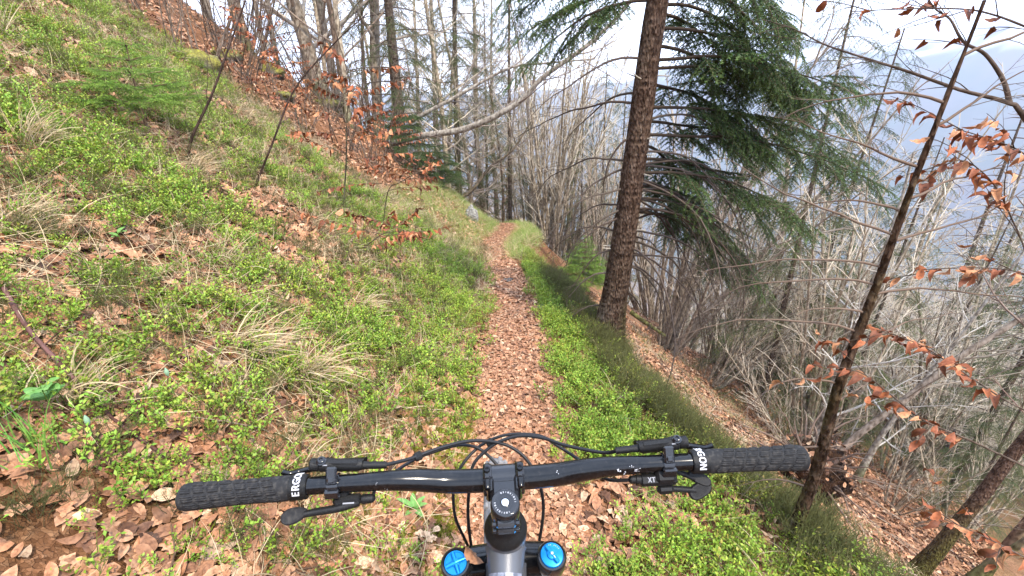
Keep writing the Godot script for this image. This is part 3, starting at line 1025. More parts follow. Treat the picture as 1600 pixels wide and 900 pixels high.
# the spruce beside the trail
func build_spruce() -> void:
	var base := Vector3(0.83, h(0.83, -3.55) - 0.12, -3.55)
	var t := thing("spruce_tree", base, "dark-barked spruce leaning beside the trail, dead limbs below and heavy green boughs to its right", "tree")
	var brown := lin(112, 96, 86)
	var mb := MB.new()
	var spine := PackedVector3Array()
	var rad := PackedFloat32Array()
	for i in 40:
		var y := i * 0.22
		spine.append(Vector3(0.015 * sin(y * 1.7) + 0.055 * y + 0.012 * y * y * 0.3, y, 0.02 * sin(y * 1.3) - 0.02 * y))
		rad.append(lerpf(0.112, 0.02, pow(y / 8.6, 0.8)) + 0.085 * exp(-y * 4.2))
	mb.tube(spine, rad, 40, brown, brown * 1.1)
	for i in mb.v.size():                                # scaly unevenness of the bark and root flare
		var p := mb.v[i]
		var ring := int(i / 40.0)
		var flare := exp(-p.y * 3.6) * 0.045 * sin(atan2(p.z, p.x) * 5.0)
		mb.v[i] = p + mb.n[i] * (flare + 0.007 * fn.get_noise_3d(p.x * 16.0, p.y * 7.0, p.z * 16.0))
		var mossy := clampf(0.9 - p.y * 2.2 + fn.get_noise_3d(p.x * 6.0, p.y * 3.0, p.z * 6.0), 0.0, 1.0)
		mb.c[i] = mb.c[i].lerp(lin(84, 92, 40), mossy * 0.75).lerp(lin(160, 148, 136), clampf(fn.get_noise_3d(p.x * 4.0 + 9.0, p.y * 1.5, p.z * 4.0) * 1.6 - 0.1, 0.0, 0.6))
		ring += 0
	part("trunk", mb, MT["spruce bark"], t)
	var at := func(y: float) -> Vector3: return along(spine, y / (39 * 0.22))
	# dead limbs: [height, azimuth (0 right, 90 away from the eye), length, droop]
	var dead := [[0.45, 165, 0.4, -0.10], [0.7, 20, 0.5, -0.22], [0.75, 190, 0.5, -0.2], [0.95, -25, 0.95, -0.2], [1.0, 172, 0.6, -0.13], [1.1, 60, 0.9, -0.18], [1.18, 12, 1.3, -0.16], [1.25, 200, 0.55, -0.17], [1.32, 150, 0.7, -0.1], [1.4, -15, 1.25, -0.17], [1.48, 5, 1.5, -0.13], [1.55, 185, 0.75, -0.12], [1.62, 40, 1.2, -0.2], [1.7, 165, 0.9, -0.13], [1.78, -40, 0.9, -0.22], [1.85, 205, 0.7, -0.2], [1.95, 15, 1.3, -0.17], [2.05, 178, 1.0, -0.12], [2.15, 80, 1.0, -0.15], [2.2, 150, 1.1, -0.14], [2.35, 195, 0.9, -0.16], [1.3, 100, 0.8, -0.2], [0.85, 5, 1.0, -0.24], [1.05, -8, 1.5, -0.2], [1.2, 25, 1.6, -0.2], [1.28, -2, 1.2, -0.26], [1.36, 18, 1.5, -0.22], [1.5, -20, 1.1, -0.26], [1.6, 8, 1.6, -0.22], [1.15, 160, 0.8, -0.12], [1.0, -30, 1.7, -0.3], [1.12, 10, 1.8, -0.3], [1.3, -12, 1.9, -0.26], [1.45, 22, 1.8, -0.28], [1.58, -35, 1.5, -0.3], [1.66, 14, 1.9, -0.24], [0.9, 15, 1.2, -0.32], [1.4, 195, 0.9, -0.22], [1.75, 150, 1.1, -0.2]]
	for q in dead:
		var az: float = deg_to_rad(q[1])
		var m2 := MB.new()
		var dir := Vector3(cos(az), rf(0.05, 0.35), -sin(az))
		var c := lin(70, 58, 50).lerp(lin(110, 98, 88), rng.randf() * 0.5)
		var pts := limb(m2, at.call(q[0] + rf(-0.06, 0.06)), dir, q[2] * rf(0.8, 1.15), 0.0105, 0.002, 14, 0.17, q[3] * rf(0.35, 1.0), 5, c, c)
		twigs(m2, pts, int(6 + q[2] * 8), 0.3 * q[2] + 0.08, 0.0022, 0.8, -0.16, 2, c, 0.25)
		part("dead_limb", m2, MT["twig"], t)
	for i in 26:                                         # snags: short broken stubs on the trunk
		var y := rf(0.2, 2.4)
		var az: float = rf(0, TAU)
		var m2 := MB.new()
		limb(m2, at.call(y), Vector3(cos(az), 0.1, sin(az)), rf(0.10, 0.2), 0.008, 0.003, 3, 0.1, 0.0, 5, lin(150, 138, 124), lin(176, 166, 150))
		part("stub", m2, MT["twig"], t)
	# living boughs
	var foliage := Copies.new(sprays)
	var boughs := []
	for q in [[1.32, 22, 1.35], [1.42, 2, 1.5], [1.52, 38, 1.5], [1.62, -14, 1.3], [1.72, 16, 1.75], [1.82, 46, 1.5], [1.9, -2, 1.7], [2.0, 28, 1.85], [2.1, 8, 1.9], [2.25, 40, 1.7], [2.4, -20, 1.2], [2.5, 18, 1.6], [2.35, 5, 1.5], [2.6, -10, 1.2], [2.7, 50, 1.4], [2.75, 20, 1.3], [2.9, 0, 1.3], [3.1, 30, 1.3], [3.4, 60, 1.1], [3.0, -25, 1.0]]:
		boughs.append([q[0], q[1] as float, q[2], 0.72])
	for q in [[2.78, 178, 1.0], [2.85, 172, 0.9], [3.05, 150, 1.2], [3.25, 185, 1.1], [3.4, 120, 1.2], [3.6, 165, 1.2]]:
		boughs.append([q[0], q[1] as float, q[2], 0.55])
	for q in boughs:
		var az: float = deg_to_rad(q[1])
		var m2 := MB.new()
		var c := lin(66, 54, 46)
		var L: float = q[2]
		var pts := limb(m2, at.call(q[0]), Vector3(cos(az), 0.08, -sin(az)), L, 0.014, 0.003, 14, 0.08, rf(-0.085, -0.03), 6, c, c)
		part("bough", m2, MT["twig"], t)
		var n := int(L * 40)
		for i in n:
			var f := lerpf(0.16, 1.0, float(i) / n)
			if rng.randf() > q[3] * (0.55 + f * 0.6): continue
			var d := heading(pts, f)
			var side := d.cross(Vector3.UP).normalized() * (1.0 if i % 2 == 0 else -1.0)
			var dir := (d * rf(0.4, 1.0) + side * rf(0.5, 1.0) + Vector3(0, rf(-0.6, 0.3), 0))
			var size: float = rf(0.75, 1.25) * (1.25 - 0.55 * f)
			var p := along(pts, f)
			spray_at(foliage, rng.randi() % 3, p, dir, Vector3.UP, size, Color(1, 1, 1) * rf(0.65, 1.25))
			if rng.randf() < 0.55:                       # hanging second spray
				spray_at(foliage, rng.randi() % 3, p + dir.normalized() * 0.2 * size, dir + Vector3(rf(-0.3, 0.3), -0.5, rf(-0.3, 0.3)), Vector3.UP, size * 0.85, Color(1, 1, 1) * rf(0.6, 1.15))
		spray_at(foliage, rng.randi() % 3, pts[pts.size() - 1], heading(pts, 0.99), Vector3.UP, 0.9, Color(1.2, 1.2, 1.1))
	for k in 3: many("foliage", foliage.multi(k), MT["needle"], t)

# a conifer further off: straight stem, drooping boughs, thinner needles
func conifer(seed_: int, H: float, r0: float, reach: float, clear: float, fullness: float) -> Node3D:
	rng.seed = seed_
	var t := Node3D.new()
	var mb := MB.new()
	var c := lin(138, 128, 118)
	var spine := limb(mb, Vector3(0, -0.3, 0), Vector3(rf(-0.02, 0.02), 1, rf(-0.02, 0.02)), H, r0, 0.012, 16, 0.012, 0.0, 10, c, c)
	part("trunk", mb, MT["spruce bark"], t)
	var crown := MB.new()
	var f := Copies.new(thin_sprays)
	var n := int(H * 9.0)
	for i in n:
		var y := lerpf(0.06, 0.99, (i + rng.randf()) / n)
		var az: float = i * 2.4 + rf(-0.4, 0.4)
		var live := y > clear
		var L := reach * rf(0.6, 1.1) * (1.15 - y) * (1.0 if live else 0.55)
		if not live and rng.randf() < 0.4: continue
		var pts := limb(crown, along(spine, y), Vector3(cos(az), 0.15, sin(az)), L, r0 * 0.13, 0.002, 6, 0.05, -0.09, 4, lin(96, 84, 74), lin(96, 84, 74))
		if not live:
			twigs(crown, pts, 4, L * 0.3, 0.002, 0.8, -0.1, 1, lin(110, 98, 88))
			continue
		for k in int(L * 5.0 * fullness) + 1:
			var q := rf(0.3, 1.0)
			var d := heading(pts, q)
			var side := d.cross(Vector3.UP) * (1.0 if k % 2 == 0 else -1.0)
			spray_at(f, rng.randi() % 2, along(pts, q), d * 0.7 + side * rf(0.2, 0.9) + Vector3(0, rf(-0.8, 0.0), 0), Vector3.UP, rf(0.55, 1.1), Color(1, 1, 1) * rf(0.7, 1.25))
	part("branches", crown, MT["twig"], t).set_meta("kind", "stuff")
	for k in 2: many("foliage", f.multi(k), MT["needle"], t)
	return t

# a young fir or spruce: flat whorls of fresh green sprays
func sapling_fir(H: float, reach: float, whorls: int, per: int, drop: float, low := 0.22, dark := false) -> Node3D:
	var t := Node3D.new()
	var mb := MB.new()
	var c := lin(104, 84, 64)
	var spine := limb(mb, Vector3(0, -0.05, 0), Vector3(0.03, 1, 0), H, 0.011, 0.003, 8, 0.02, 0.0, 7, c, c)
	part("trunk", mb, MT["twig"], t)
	var br := MB.new()
	var f := Copies.new(sprays if dark else young_sprays)
	for w in whorls:
		var y := lerpf(low, 0.97, float(w) / (whorls - 1))
		for k in per:
			var az: float = TAU * k / per + w * 0.7 + rf(-0.25, 0.25)
			var L := reach * (1.12 - y) * rf(0.75, 1.1) + 0.03
			var pts := limb(br, along(spine, y), Vector3(cos(az), 0.22, sin(az)), L, 0.0045, 0.0015, 6, 0.04, drop, 4, c, c)
			var n := maxi(3, int(L / 0.032))
			for i in n:
				var q := lerpf(0.25, 0.95, float(i) / n)
				var d := heading(pts, q)
				var side := d.cross(Vector3.UP).normalized() * (1.0 if i % 2 == 0 else -1.0)
				spray_at(f, rng.randi() % 2, along(pts, q), d * 0.8 + side * 0.8 + Vector3(0, rf(-0.5, 0.3), 0), (Vector3.UP + Vector3(rf(-0.6, 0.6), 0, rf(-0.6, 0.6))).normalized(), rf(0.45, 0.7) * (1.2 - 0.5 * q) * clampf(L / 0.3, 0.5, 1.3), Color(1, 1, 1) * rf(0.75, 1.15))
			spray_at(f, rng.randi() % 2, along(pts, 0.8), heading(pts, 0.9), Vector3.UP, 0.5 * clampf(L / 0.3, 0.4, 1.4), Color(1.1, 1.1, 1.1))
	spray_at(f, 0, along(spine, 0.9), Vector3.UP, Vector3.RIGHT, 0.35, Color.WHITE)
	part("branches", br, MT["twig"], t).set_meta("kind", "stuff")
	for k in 2: many("foliage", f.multi(k), MT["needle" if dark else "young needle"], t)
	return t

# a bare broadleaved tree
func bare_tree(seed_: int, H: float, r0: float, lean: Vector3, n1: int, from: float, c: Color, material := "smooth bark") -> Node3D:
	rng.seed = seed_
	var t := Node3D.new()
	var mb := MB.new()
	var spine := limb(mb, Vector3(0, -0.4, 0), Vector3(0, 1, 0) + lean, H, r0, r0 * 0.15, 18, 0.045, 0.01, 12, c, c)
	for i in mb.v.size():
		var p := mb.v[i]
		mb.v[i] = p + mb.n[i] * (0.45 * r0 * exp(-maxf(p.y, 0.0) * 4.0) + r0 * 0.12 * fn.get_noise_3d(p.x * 5.0, p.y * 3.0, p.z * 5.0))
		mb.c[i] = c.lerp(lin(104, 112, 52), clampf(0.9 - p.y * 1.1 + fn.get_noise_3d(p.x * 3.0, p.y * 2.0, p.z * 3.0), 0.0, 0.7))
	part("trunk", mb, MT[material], t)
	var cr := MB.new()
	for i in n1:
		var f := lerpf(from, 0.99, (i + rng.randf()) / n1)
		var az: float = i * 2.4 + rf(-0.5, 0.5)
		var L := H * rf(0.16, 0.34) * (1.2 - f)
		var pts := limb(cr, along(spine, f), Vector3(cos(az), rf(0.3, 1.1), sin(az)), L, r0 * 0.32 * (1.2 - f), 0.004, 7, 0.12, 0.03, 5, c * 0.95, c * 0.9)
		twigs(cr, pts, 6, L * 0.5, r0 * 0.09, 0.8, 0.05, 2, c * 0.9)
	part("branches", cr, MT["twig"], t).set_meta("kind", "stuff")
	return t

# a hazel or maple stool: many thin stems from one root
func coppice(seed_: int, n: int, H: float, r0: float, lean: Vector3, spread: float, c: Color) -> Node3D:
	rng.seed = seed_
	var t := Node3D.new()
	var cr := MB.new()
	for i in n:
		var az: float = rf(0, TAU)
		var o := Vector3(cos(az), 0, sin(az)) * rf(0.05, 0.3)
		var dir := Vector3(cos(az) * spread * rf(0.2, 1.0), 1, sin(az) * spread * rf(0.2, 1.0)) + lean * rf(0.4, 1.2)
		var st := MB.new()
		var L := H * rf(0.6, 1.05)
		var tone := c.lerp(c * 0.78, rng.randf())
		var pts := limb(st, o + Vector3(0, -0.3, 0), dir, L, r0 * rf(0.5, 1.1), 0.006, 14, 0.085, 0.012, 6, tone, tone)
		part("stem", st, MT["smooth bark"], t)
		twigs(cr, pts, 9, L * 0.22, r0 * 0.2, 0.6, 0.03, 2, tone, 0.3)
	part("branches", cr, MT["twig"], t).set_meta("kind", "stuff")
	return t

# ------------------------------------------------------------------ placing them
var hung_mats: Array = []

func hang(parent: Node, pts: PackedVector3Array, n: int, size: float, from := 0.3, droop := 0.55) -> void:
	for i in n:
		var t := lerpf(from, 1.0, (i + 0.6 * rng.randf()) / n)
		var d := heading(pts, t)
		var side := d.cross(Vector3.UP).normalized() * (1.0 if i % 2 == 0 else -1.0)
		var out := (d * rf(0.2, 0.9) + side * rf(0.2, 0.9) + Vector3(0, -droop * rf(0.3, 1.5), 0)).normalized()
		var up := (Vector3.UP + Vector3(rf(-0.8, 0.8), 0, rf(-0.8, 0.8))).normalized()
		var x := up.cross(out).normalized()
		var s := size * rf(0.7, 1.15)
		var o := part("leaf", leaf_meshes[[1, 3, 6, 6, 7, 7][rng.randi() % 6]], hung_mats[rng.randi() % 4], parent)
		var place := along(pts, t) - (parent as Node3D).position + out * s * 0.47
		o.transform = Transform3D(Basis(x * rf(0.8, 1.05), out.cross(x), out).scaled_local(Vector3.ONE * s), place)

func rel(pts: Array, o: Vector3) -> Array:
	var q := []
	for p in pts: q.append(p - o)
	return q

func stone(called: String, at: Vector3, size: Vector3, moss: float, pale: Color, label: String, seed_: int) -> void:
	var s := SphereMesh.new()
	s.radial_segments = 28; s.rings = 16; s.radius = 1.0; s.height = 2.0
	var arr := s.get_mesh_arrays()
	var v: PackedVector3Array = arr[Mesh.ARRAY_VERTEX]
	var mb := MB.new()
	for p in v:
		var r := 1.0 + 0.45 * fn.get_noise_3d(p.x * 1.1 + seed_ * 7.0, p.y * 1.1, p.z * 1.1) + 0.12 * fn.get_noise_3d(p.x * 4.0, p.y * 4.0 + seed_, p.z * 4.0)
		mb.v.append(p * r * size)
		mb.c.append(pale.lerp(lin(158, 152, 50), clampf(moss * (0.6 + p.y * 0.9 + fn.get_noise_3d(p.x * 2.0, p.z * 2.0, seed_)), 0.0, 1.0)))
	mb.ix = arr[Mesh.ARRAY_INDEX]
	var st := SurfaceTool.new()
	mb.n = arr[Mesh.ARRAY_NORMAL]
	st.create_from(mb.mesh(), 0)
	st.generate_normals()
	var o := part(called, st.commit(), MT["stone"], self)
	o.position = at
	o.rotation.y = seed_
	tag(o, label, "rock")

func place_proto(o: Node3D, called: String, at: Vector3, turn: float, label: String, category: String, group := "") -> Node3D:
	o.name = numbered(called)
	o.set_meta("called", called)
	add_child(o)
	o.transform = Transform3D(Basis(Vector3.UP, turn), at)
	return tag(o, label, category, group)

func build_undergrowth() -> void:
	for c in [Color8(178, 108, 68), Color8(152, 90, 58), Color8(204, 148, 106), Color8(126, 76, 50)]:
		var m: StandardMaterial3D = MT["dry leaf"].duplicate()
		m.albedo_color = c
		m.backlight = Color(0.4, 0.4, 0.4)
		hung_mats.append(m)
	rng.seed = 501
	# the beech whose branches hang into the right of the view
	var base := Vector3(2.2, h(2.2, -1.2) - 0.1, -1.2)
	var t := thing("beech_tree", base, "young beech at the right edge with copper leaves still hanging on thin branches", "tree")
	var grey := lin(112, 98, 88)
	var mb := MB.new()
	var tp := smooth([Vector3(0, -0.2, 0), Vector3(0.02, 0.9, -0.03), Vector3(-0.02, 1.8, -0.12), Vector3(-0.08, 2.7, -0.25), Vector3(-0.05, 3.6, -0.3)], 6)
	mb.tube(tp, ramp(tp.size(), 0.05, 0.018), 14, grey, grey)
	part("trunk", mb, MT["smooth bark"], t)
	var limbs := [[[Vector3(1.932, 1.143, -1.500), Vector3(1.695, 1.435, -1.602), Vector3(1.642, 1.479, -1.621), Vector3(1.532, 1.519, -1.692), Vector3(1.401, 1.578, -1.771), Vector3(1.305, 1.621, -1.844), Vector3(1.211, 1.681, -1.978), Vector3(1.150, 1.751, -2.116), Vector3(1.074, 1.803, -2.247)], 0.0105, 0, 8], [[Vector3(1.648, 1.479, -1.621), Vector3(1.627, 1.548, -1.650), Vector3(1.568, 1.626, -1.683), Vector3(1.494, 1.665, -1.699), Vector3(1.451, 1.733, -1.728), Vector3(1.398, 1.768, -1.743), Vector3(1.356, 1.831, -1.770)], 0.0085, 2, 7], [[Vector3(1.898, 1.608, -1.567), Vector3(1.621, 1.657, -1.533), Vector3(1.481, 1.723, -1.594), Vector3(1.384, 1.747, -1.626), Vector3(1.229, 1.755, -1.684), Vector3(1.123, 1.756, -1.738)], 0.0048, 4, 5], [[Vector3(1.732, 0.949, -1.352), Vector3(1.607, 1.106, -1.397), Vector3(1.514, 1.241, -1.433), Vector3(1.404, 1.314, -1.464), Vector3(1.311, 1.245, -1.467)], 0.0032, 22, 5], [[Vector3(1.749, 1.218, -1.445), Vector3(1.605, 1.333, -1.472), Vector3(1.484, 1.379, -1.491), Vector3(1.403, 1.405, -1.524)], 0.003, 18, 3], [[Vector3(2.014, 0.229, -1.144), Vector3(1.695, 0.372, -1.151), Vector3(1.525, 0.446, -1.182), Vector3(1.356, 0.514, -1.211), Vector3(1.250, 0.592, -1.244), Vector3(1.159, 0.649, -1.290), Vector3(1.029, 0.653, -1.324)], 0.0052, 26, 6], [[Vector3(1.949, 0.446, -1.182), Vector3(1.695, 0.543, -1.223), Vector3(1.589, 0.598, -1.247), Vector3(1.441, 0.690, -1.286), Vector3(1.353, 0.738, -1.328), Vector3(1.248, 0.763, -1.371)], 0.0038, 26, 4], [[Vector3(1.949, -0.022, -0.983), Vector3(1.672, 0.114, -1.019), Vector3(1.526, 0.181, -1.048), Vector3(1.377, 0.231, -1.091)], 0.0038, 16, 4], [[Vector3(1.907, 0.894, -1.372), Vector3(1.674, 0.963, -1.401), Vector3(1.525, 0.976, -1.407), Vector3(1.379, 0.951, -1.451)], 0.0028, 13, 3]]
	for q in limbs:
		var l := rel(q[0], base)
		if q[1] != 0.0085:
			var y := clampf((l[0] as Vector3).y - 0.15, 0.1, 3.2)
			l.push_front(along(tp, (y + 0.2) / 3.8))
		var pts := smooth(l, 5)
		mb = MB.new()
		mb.tube(pts, ramp(pts.size(), q[1], 0.0014, 0.8), 7, grey, grey * 0.9)
		var tw := MB.new()
		var ends := []
		for i in q[3]:
			var f := lerpf(0.35, 0.95, (i + rng.randf()) / q[3])
			var d := heading(pts, f)
			var side := d.cross(Vector3.UP).normalized() * (1.0 if i % 2 == 0 else -1.0)
			var p2 := limb(tw, along(pts, f), d * 0.9 + side * rf(0.3, 0.9) + Vector3(0, rf(-0.5, 0.5), 0), rf(0.12, 0.3), 0.0018, 0.0008, 5, 0.12, -0.03, 4, grey * 0.8, grey * 0.7)
			twigs(tw, p2, 2, 0.09, 0.0009, 0.7, 0.0, 1, grey * 0.7)
			ends.append(p2)
		mb.v.append_array(tw.v); mb.n.append_array(tw.n); mb.c.append_array(tw.c)
		var shift := mb.v.size() - tw.v.size()
		for i in tw.ix: mb.ix.append(i + shift)
		var br := part("branch", mb, MT["smooth bark"], t)
		if q[2] > 0:
			hang(br, pts, int(q[2] * 0.9) + 1, 0.058, 0.45)
			for e in ends: hang(br, e, maxi(1, int(q[2] * 0.9 / ends.size())), 0.056, 0.3)
	# beech saplings with copper leaves on the left bank
	for q in [["beech_sapling", [Vector3(-1.667, 0.434, -4.349), Vector3(-1.573, 0.938, -4.433), Vector3(-1.536, 1.224, -4.446), Vector3(-1.484, 1.497, -4.475), Vector3(-1.436, 1.787, -4.522)], 0.0085, 16, 15, "upright beech sapling with copper leaves on the left bank where bilberry ends"], ["beech_sapling", [Vector3(-1.340, 0.288, -3.527), Vector3(-1.202, 0.367, -3.539), Vector3(-1.034, 0.474, -3.541), Vector3(-0.814, 0.515, -3.493)], 0.005, 8, 14, "low sprawling beech shoot with copper leaves at the foot of the taller sapling"], ["beech_sapling", [Vector3(-1.351, 0.420, -4.539), Vector3(-1.247, 0.610, -4.565), Vector3(-1.112, 0.707, -4.552), Vector3(-0.955, 0.791, -4.533), Vector3(-0.820, 0.822, -4.492)], 0.006, 8, 12, "bushy beech shoot with copper leaves between the taller sapling and the trail"]]:
		var o: Vector3 = q[1][0]
		o.y = h(o.x, o.z)
		t = thing(q[0], o, q[5], "sapling")
		var l := rel(q[1], o)
		l[0] = Vector3(0, -0.05, 0)
		var pts := smooth(l, 5)
		mb = MB.new()
		mb.tube(pts, ramp(pts.size(), q[2], 0.002), 7, lin(104, 100, 78), lin(112, 96, 80))
		part("stem", mb, MT["smooth bark"], t)
		for i in q[3]:
			var f := lerpf(0.22, 0.98, (i + 0.5) / q[3])
			var az: float = i * 2.2 + 0.3
			mb = MB.new()
			var p2 := limb(mb, along(pts, f), Vector3(cos(az), 0.25, sin(az)), rf(0.45, 0.8) * (1.25 - 0.6 * f), 0.0032, 0.001, 7, 0.1, 0.0, 4, lin(96, 80, 66), lin(96, 80, 66))
			twigs(mb, p2, 3, 0.12, 0.0012, 0.7, 0.0, 1, lin(96, 80, 66))
			var br := part("branch", mb, MT["twig"], t)
			br.position = Vector3.ZERO
			hang(br, p2, q[4], 0.08, 0.2, 0.8)
	var first: Node3D = get_node("beech_sapling")
	first.set_meta("called", "beech_sapling")
	for q in [[-3.05, 7.0, 2.0, 0.85, "small copper-leaved beech sapling on the leafy slope right of the curving shrub"], [-3.9, 7.9, 4.0, 0.9, "copper-leaved beech sapling high on the slope by the flat mossy rock"], [-2.2, 8.2, 5.2, 0.8, "copper-leaved beech sapling in front of the bushy dark spruce"]]:
		dup(first, g(q[0], -q[1]), q[2], q[3], q[4])
	# dark bare shrubs rising from the bank
	for q in [[[Vector3(-2.292, 1.057, -3.288), Vector3(-2.225, 1.232, -3.308), Vector3(-2.058, 1.498, -3.367), Vector3(-1.917, 1.775, -3.430), Vector3(-1.780, 2.044, -3.490), Vector3(-1.700, 2.227, -3.513)], 0.011, "crooked dark bare shrub stem between the fir sapling and the beech sapling"], [[Vector3(-2.002, 0.815, -3.512), Vector3(-1.801, 1.166, -3.552), Vector3(-1.585, 1.541, -3.602), Vector3(-1.266, 1.831, -3.617), Vector3(-0.985, 2.022, -3.589)], 0.009, "thin dark bare shrub curving up to the right of the crooked stem"]]:
		var o: Vector3 = q[0][0]
		o.y = h(o.x, o.z)
		t = thing("bare_shrub", o, q[2], "shrub")
		var pts := smooth(rel(q[0], o), 5)
		mb = MB.new()
		mb.tube(pts, ramp(pts.size(), q[1], 0.003), 8, lin(86, 70, 62), lin(92, 76, 70))
		part("stem", mb, MT["smooth bark"], t)
		mb = MB.new()
		twigs(mb, pts, 7, 0.45, 0.003, 0.8, 0.03, 2, lin(92, 76, 68), 0.25)
		part("twigs", mb, MT["twig"], t)
	# fir sapling, seedlings, stick
	rng.seed = 77
	var fir := sapling_fir(0.62, 0.52, 5, 5, -0.02, 0.4)
	place_proto(fir, "fir_sapling", g(-2.5, -3.28), 0.6, "small bright green fir sapling with flat tiers on the left bank", "sapling")
	var sp := sapling_fir(1.25, 0.62, 10, 7, -0.03)
	place_proto(sp, "young_spruce", g(1.42, -8.7, -0.1), 0.0, "bushy bright green young spruce below the trail, left of the big trunk", "young tree")
	for q in [[1.5, 0.9, g(-2.4, -10.2, -0.1), "dark green bushy spruce under the pale leaning trunk's foot"], [1.1, 0.8, g(-1.85, -10.9, -0.1), "smaller dark spruce just behind the grassy far shoulder"]]:
		var ds := sapling_fir(q[0], q[1], 8, 5, -0.07, 0.08, true)
		place_proto(ds, "bushy_spruce", q[2], 0.0, q[3], "young tree")
	rng.seed = 91
	for q in [["broadleaf_seedling", g(-1.33, -1.07), 8, 0.058, 0.046, 0.14, "broadleaf seedling with rounded pale green leaves at the left edge"], ["broadleaf_seedling", g(-0.40, -1.33), 6, 0.075, 0.024, 0.05, "seedling with long upright green leaves left of the front wheel"], ["broadleaf_seedling", g(-1.75, -1.95), 4, 0.05, 0.026, 0.08, "dark green four-leaved seedling in the dry grass at left"]]:
		t = thing(q[0], q[1], q[6], "seedling")
		mb = MB.new()
		var st := limb(mb, Vector3(0, -0.01, 0), Vector3(0.1, 1, 0.1), q[5], 0.002, 0.0012, 4, 0.06, 0.0, 5, lin(112, 130, 60), lin(112, 130, 60))
		part("stem", mb, MT["twig"], t)
		for i in q[2]:
			var az: float = TAU * i / q[2] + rf(-0.3, 0.3)
			var out := Vector3(cos(az), rf(0.1, 0.8), sin(az)).normalized()
			var x := Vector3.UP.cross(out).normalized()
			mb = MB.new()
			mb.leaf(Transform3D(Basis(x, out.cross(x), out), along(st, rf(0.5, 1.0))), q[3] * rf(0.8, 1.1), q[4], 7, 0, 0.25, 0.35, 0.02, Color(0.14, 0.32, 0.07), Color(0.2, 0.36, 0.1))
			part("leaf", mb, MT["berry leaf"], t)
	var buds := [[g(-1.18, -1.28), "opening pale green bud on a thin dark shoot beside the stick"], [g(-1.2, -1.02), "second pale green bud on a thin dark shoot, lower left"]]
	for q in buds:
		t = thing("budding_shoot", q[0], q[1], "seedling")
		mb = MB.new()
		var st := limb(mb, Vector3(0, -0.01, 0), Vector3(0.25, 1, 0.1), 0.13, 0.0022, 0.0016, 5, 0.1, 0.0, 6, lin(92, 66, 60), lin(100, 74, 62))
		part("stem", mb, MT["twig"], t)
		mb = MB.new()
		mb.lathe(Transform3D(Basis(), st[5]), [Vector2(0, -0.002), Vector2(0.004, 0.002), Vector2(0.0068, 0.012), Vector2(0.006, 0.02), Vector2(0.0025, 0.029), Vector2(0, 0.033)], 12, Color(0.28, 0.42, 0.26))
		part("bud", mb, MT["berry leaf"], t)
	mb = MB.new()
	var sk := smooth([Vector3(-1.675, 0.917, -1.374), Vector3(-1.536, 0.829, -1.271), Vector3(-1.424, 0.745, -1.214), Vector3(-1.285, 0.668, -1.138), Vector3(-1.186, 0.582, -1.102), Vector3(-1.058, 0.499, -1.066)], 5)
	mb.tube(sk, ramp(sk.size(), 0.0075, 0.004), 8, lin(128, 96, 92), lin(112, 82, 76))
	for i in [8, 15, 20]:
		mb.tube(PackedVector3Array([sk[i], sk[i] + Vector3(0.03, 0.03, -0.03), sk[i] + Vector3(0.08, 0.05, -0.05)]), ramp(3, 0.003, 0.001), 5, lin(120, 92, 86), lin(120, 92, 86))
	tag(part("fallen_branch", mb, MT["smooth bark"], self), "purple-brown stick lying down the left bank towards the grip", "branch")
	var lf := part("dry_leaf", leaf_meshes[3], leaf_mats[1], self)
	lf.transform = Transform3D(Basis(Vector3(1, 0.2, 0).normalized(), 0.5).rotated(Vector3.UP, 0.9).scaled(Vector3.ONE * 0.034), S(-0.049, -0.122, -0.008))
	tag(lf, "brown leaf scrap caught on the fork crown by the left blue cap", "leaf")
	# stones
	stone("mossy_rock", g(-4.94, -8.69), Vector3(0.3, 0.12, 0.18), 1.0, Color(0.3, 0.28, 0.25), "mossy rock high on the left slope, nearest the top edge", 1)
	stone("mossy_rock", g(-4.05, -8.75), Vector3(0.3, 0.1, 0.16), 0.95, Color(0.3, 0.28, 0.25), "flat mossy rock on leaf litter left of the grey beech trunk", 2)
	stone("mossy_rock", g(-4.75, -9.8), Vector3(0.3, 0.17, 0.24), 1.1, Color(0.22, 0.21, 0.18), "yellow-green mossy boulder uphill of the grey beech trunk", 3)
	stone("mossy_rock", g(-4.0, -10.3), Vector3(0.4, 0.12, 0.22), 1.0, Color(0.3, 0.28, 0.25), "mossy stone at the foot of the grey beech trunk", 4)
	stone("mossy_rock", g(-4.3, -6.9), Vector3(0.3, 0.18, 0.26), 0.8, Color(0.18, 0.16, 0.14), "dark mossy rock under roots at the top of the left bank", 5)
	stone("rock", g(-0.84, -9.4, 0.08), Vector3(0.13, 0.2, 0.12), 0.12, Color(0.5, 0.5, 0.5), "pale grey rock beside the trail at the far bend", 6)
	stone("rock", g(-0.06, -5.3, -0.01), Vector3(0.09, 0.035, 0.06), 0.0, Color(0.17, 0.15, 0.14), "small dark stone set in the trail", 7)
	stone("rock", g(0.3, -4.2, 0.0), Vector3(0.06, 0.03, 0.05), 0.0, Color(0.3, 0.26, 0.22), "brown stone at the trail's downhill edge under the bilberry", 8)
	# upturned root plate on the slope below the right grip
	rng.seed = 311
	var rc := Vector3(3.55, 0, -4.15)
	rc.y = h(rc.x, rc.z)
	t = thing("upturned_root_plate", rc, "upturned root plate of dark soil and snapped roots below the right grip", "tree stump")
	mb = MB.new()
	var sm := SphereMesh.new()
	sm.radial_segments = 30; sm.rings = 18; sm.radius = 1.0; sm.height = 2.0
	var arr := sm.get_mesh_arrays()
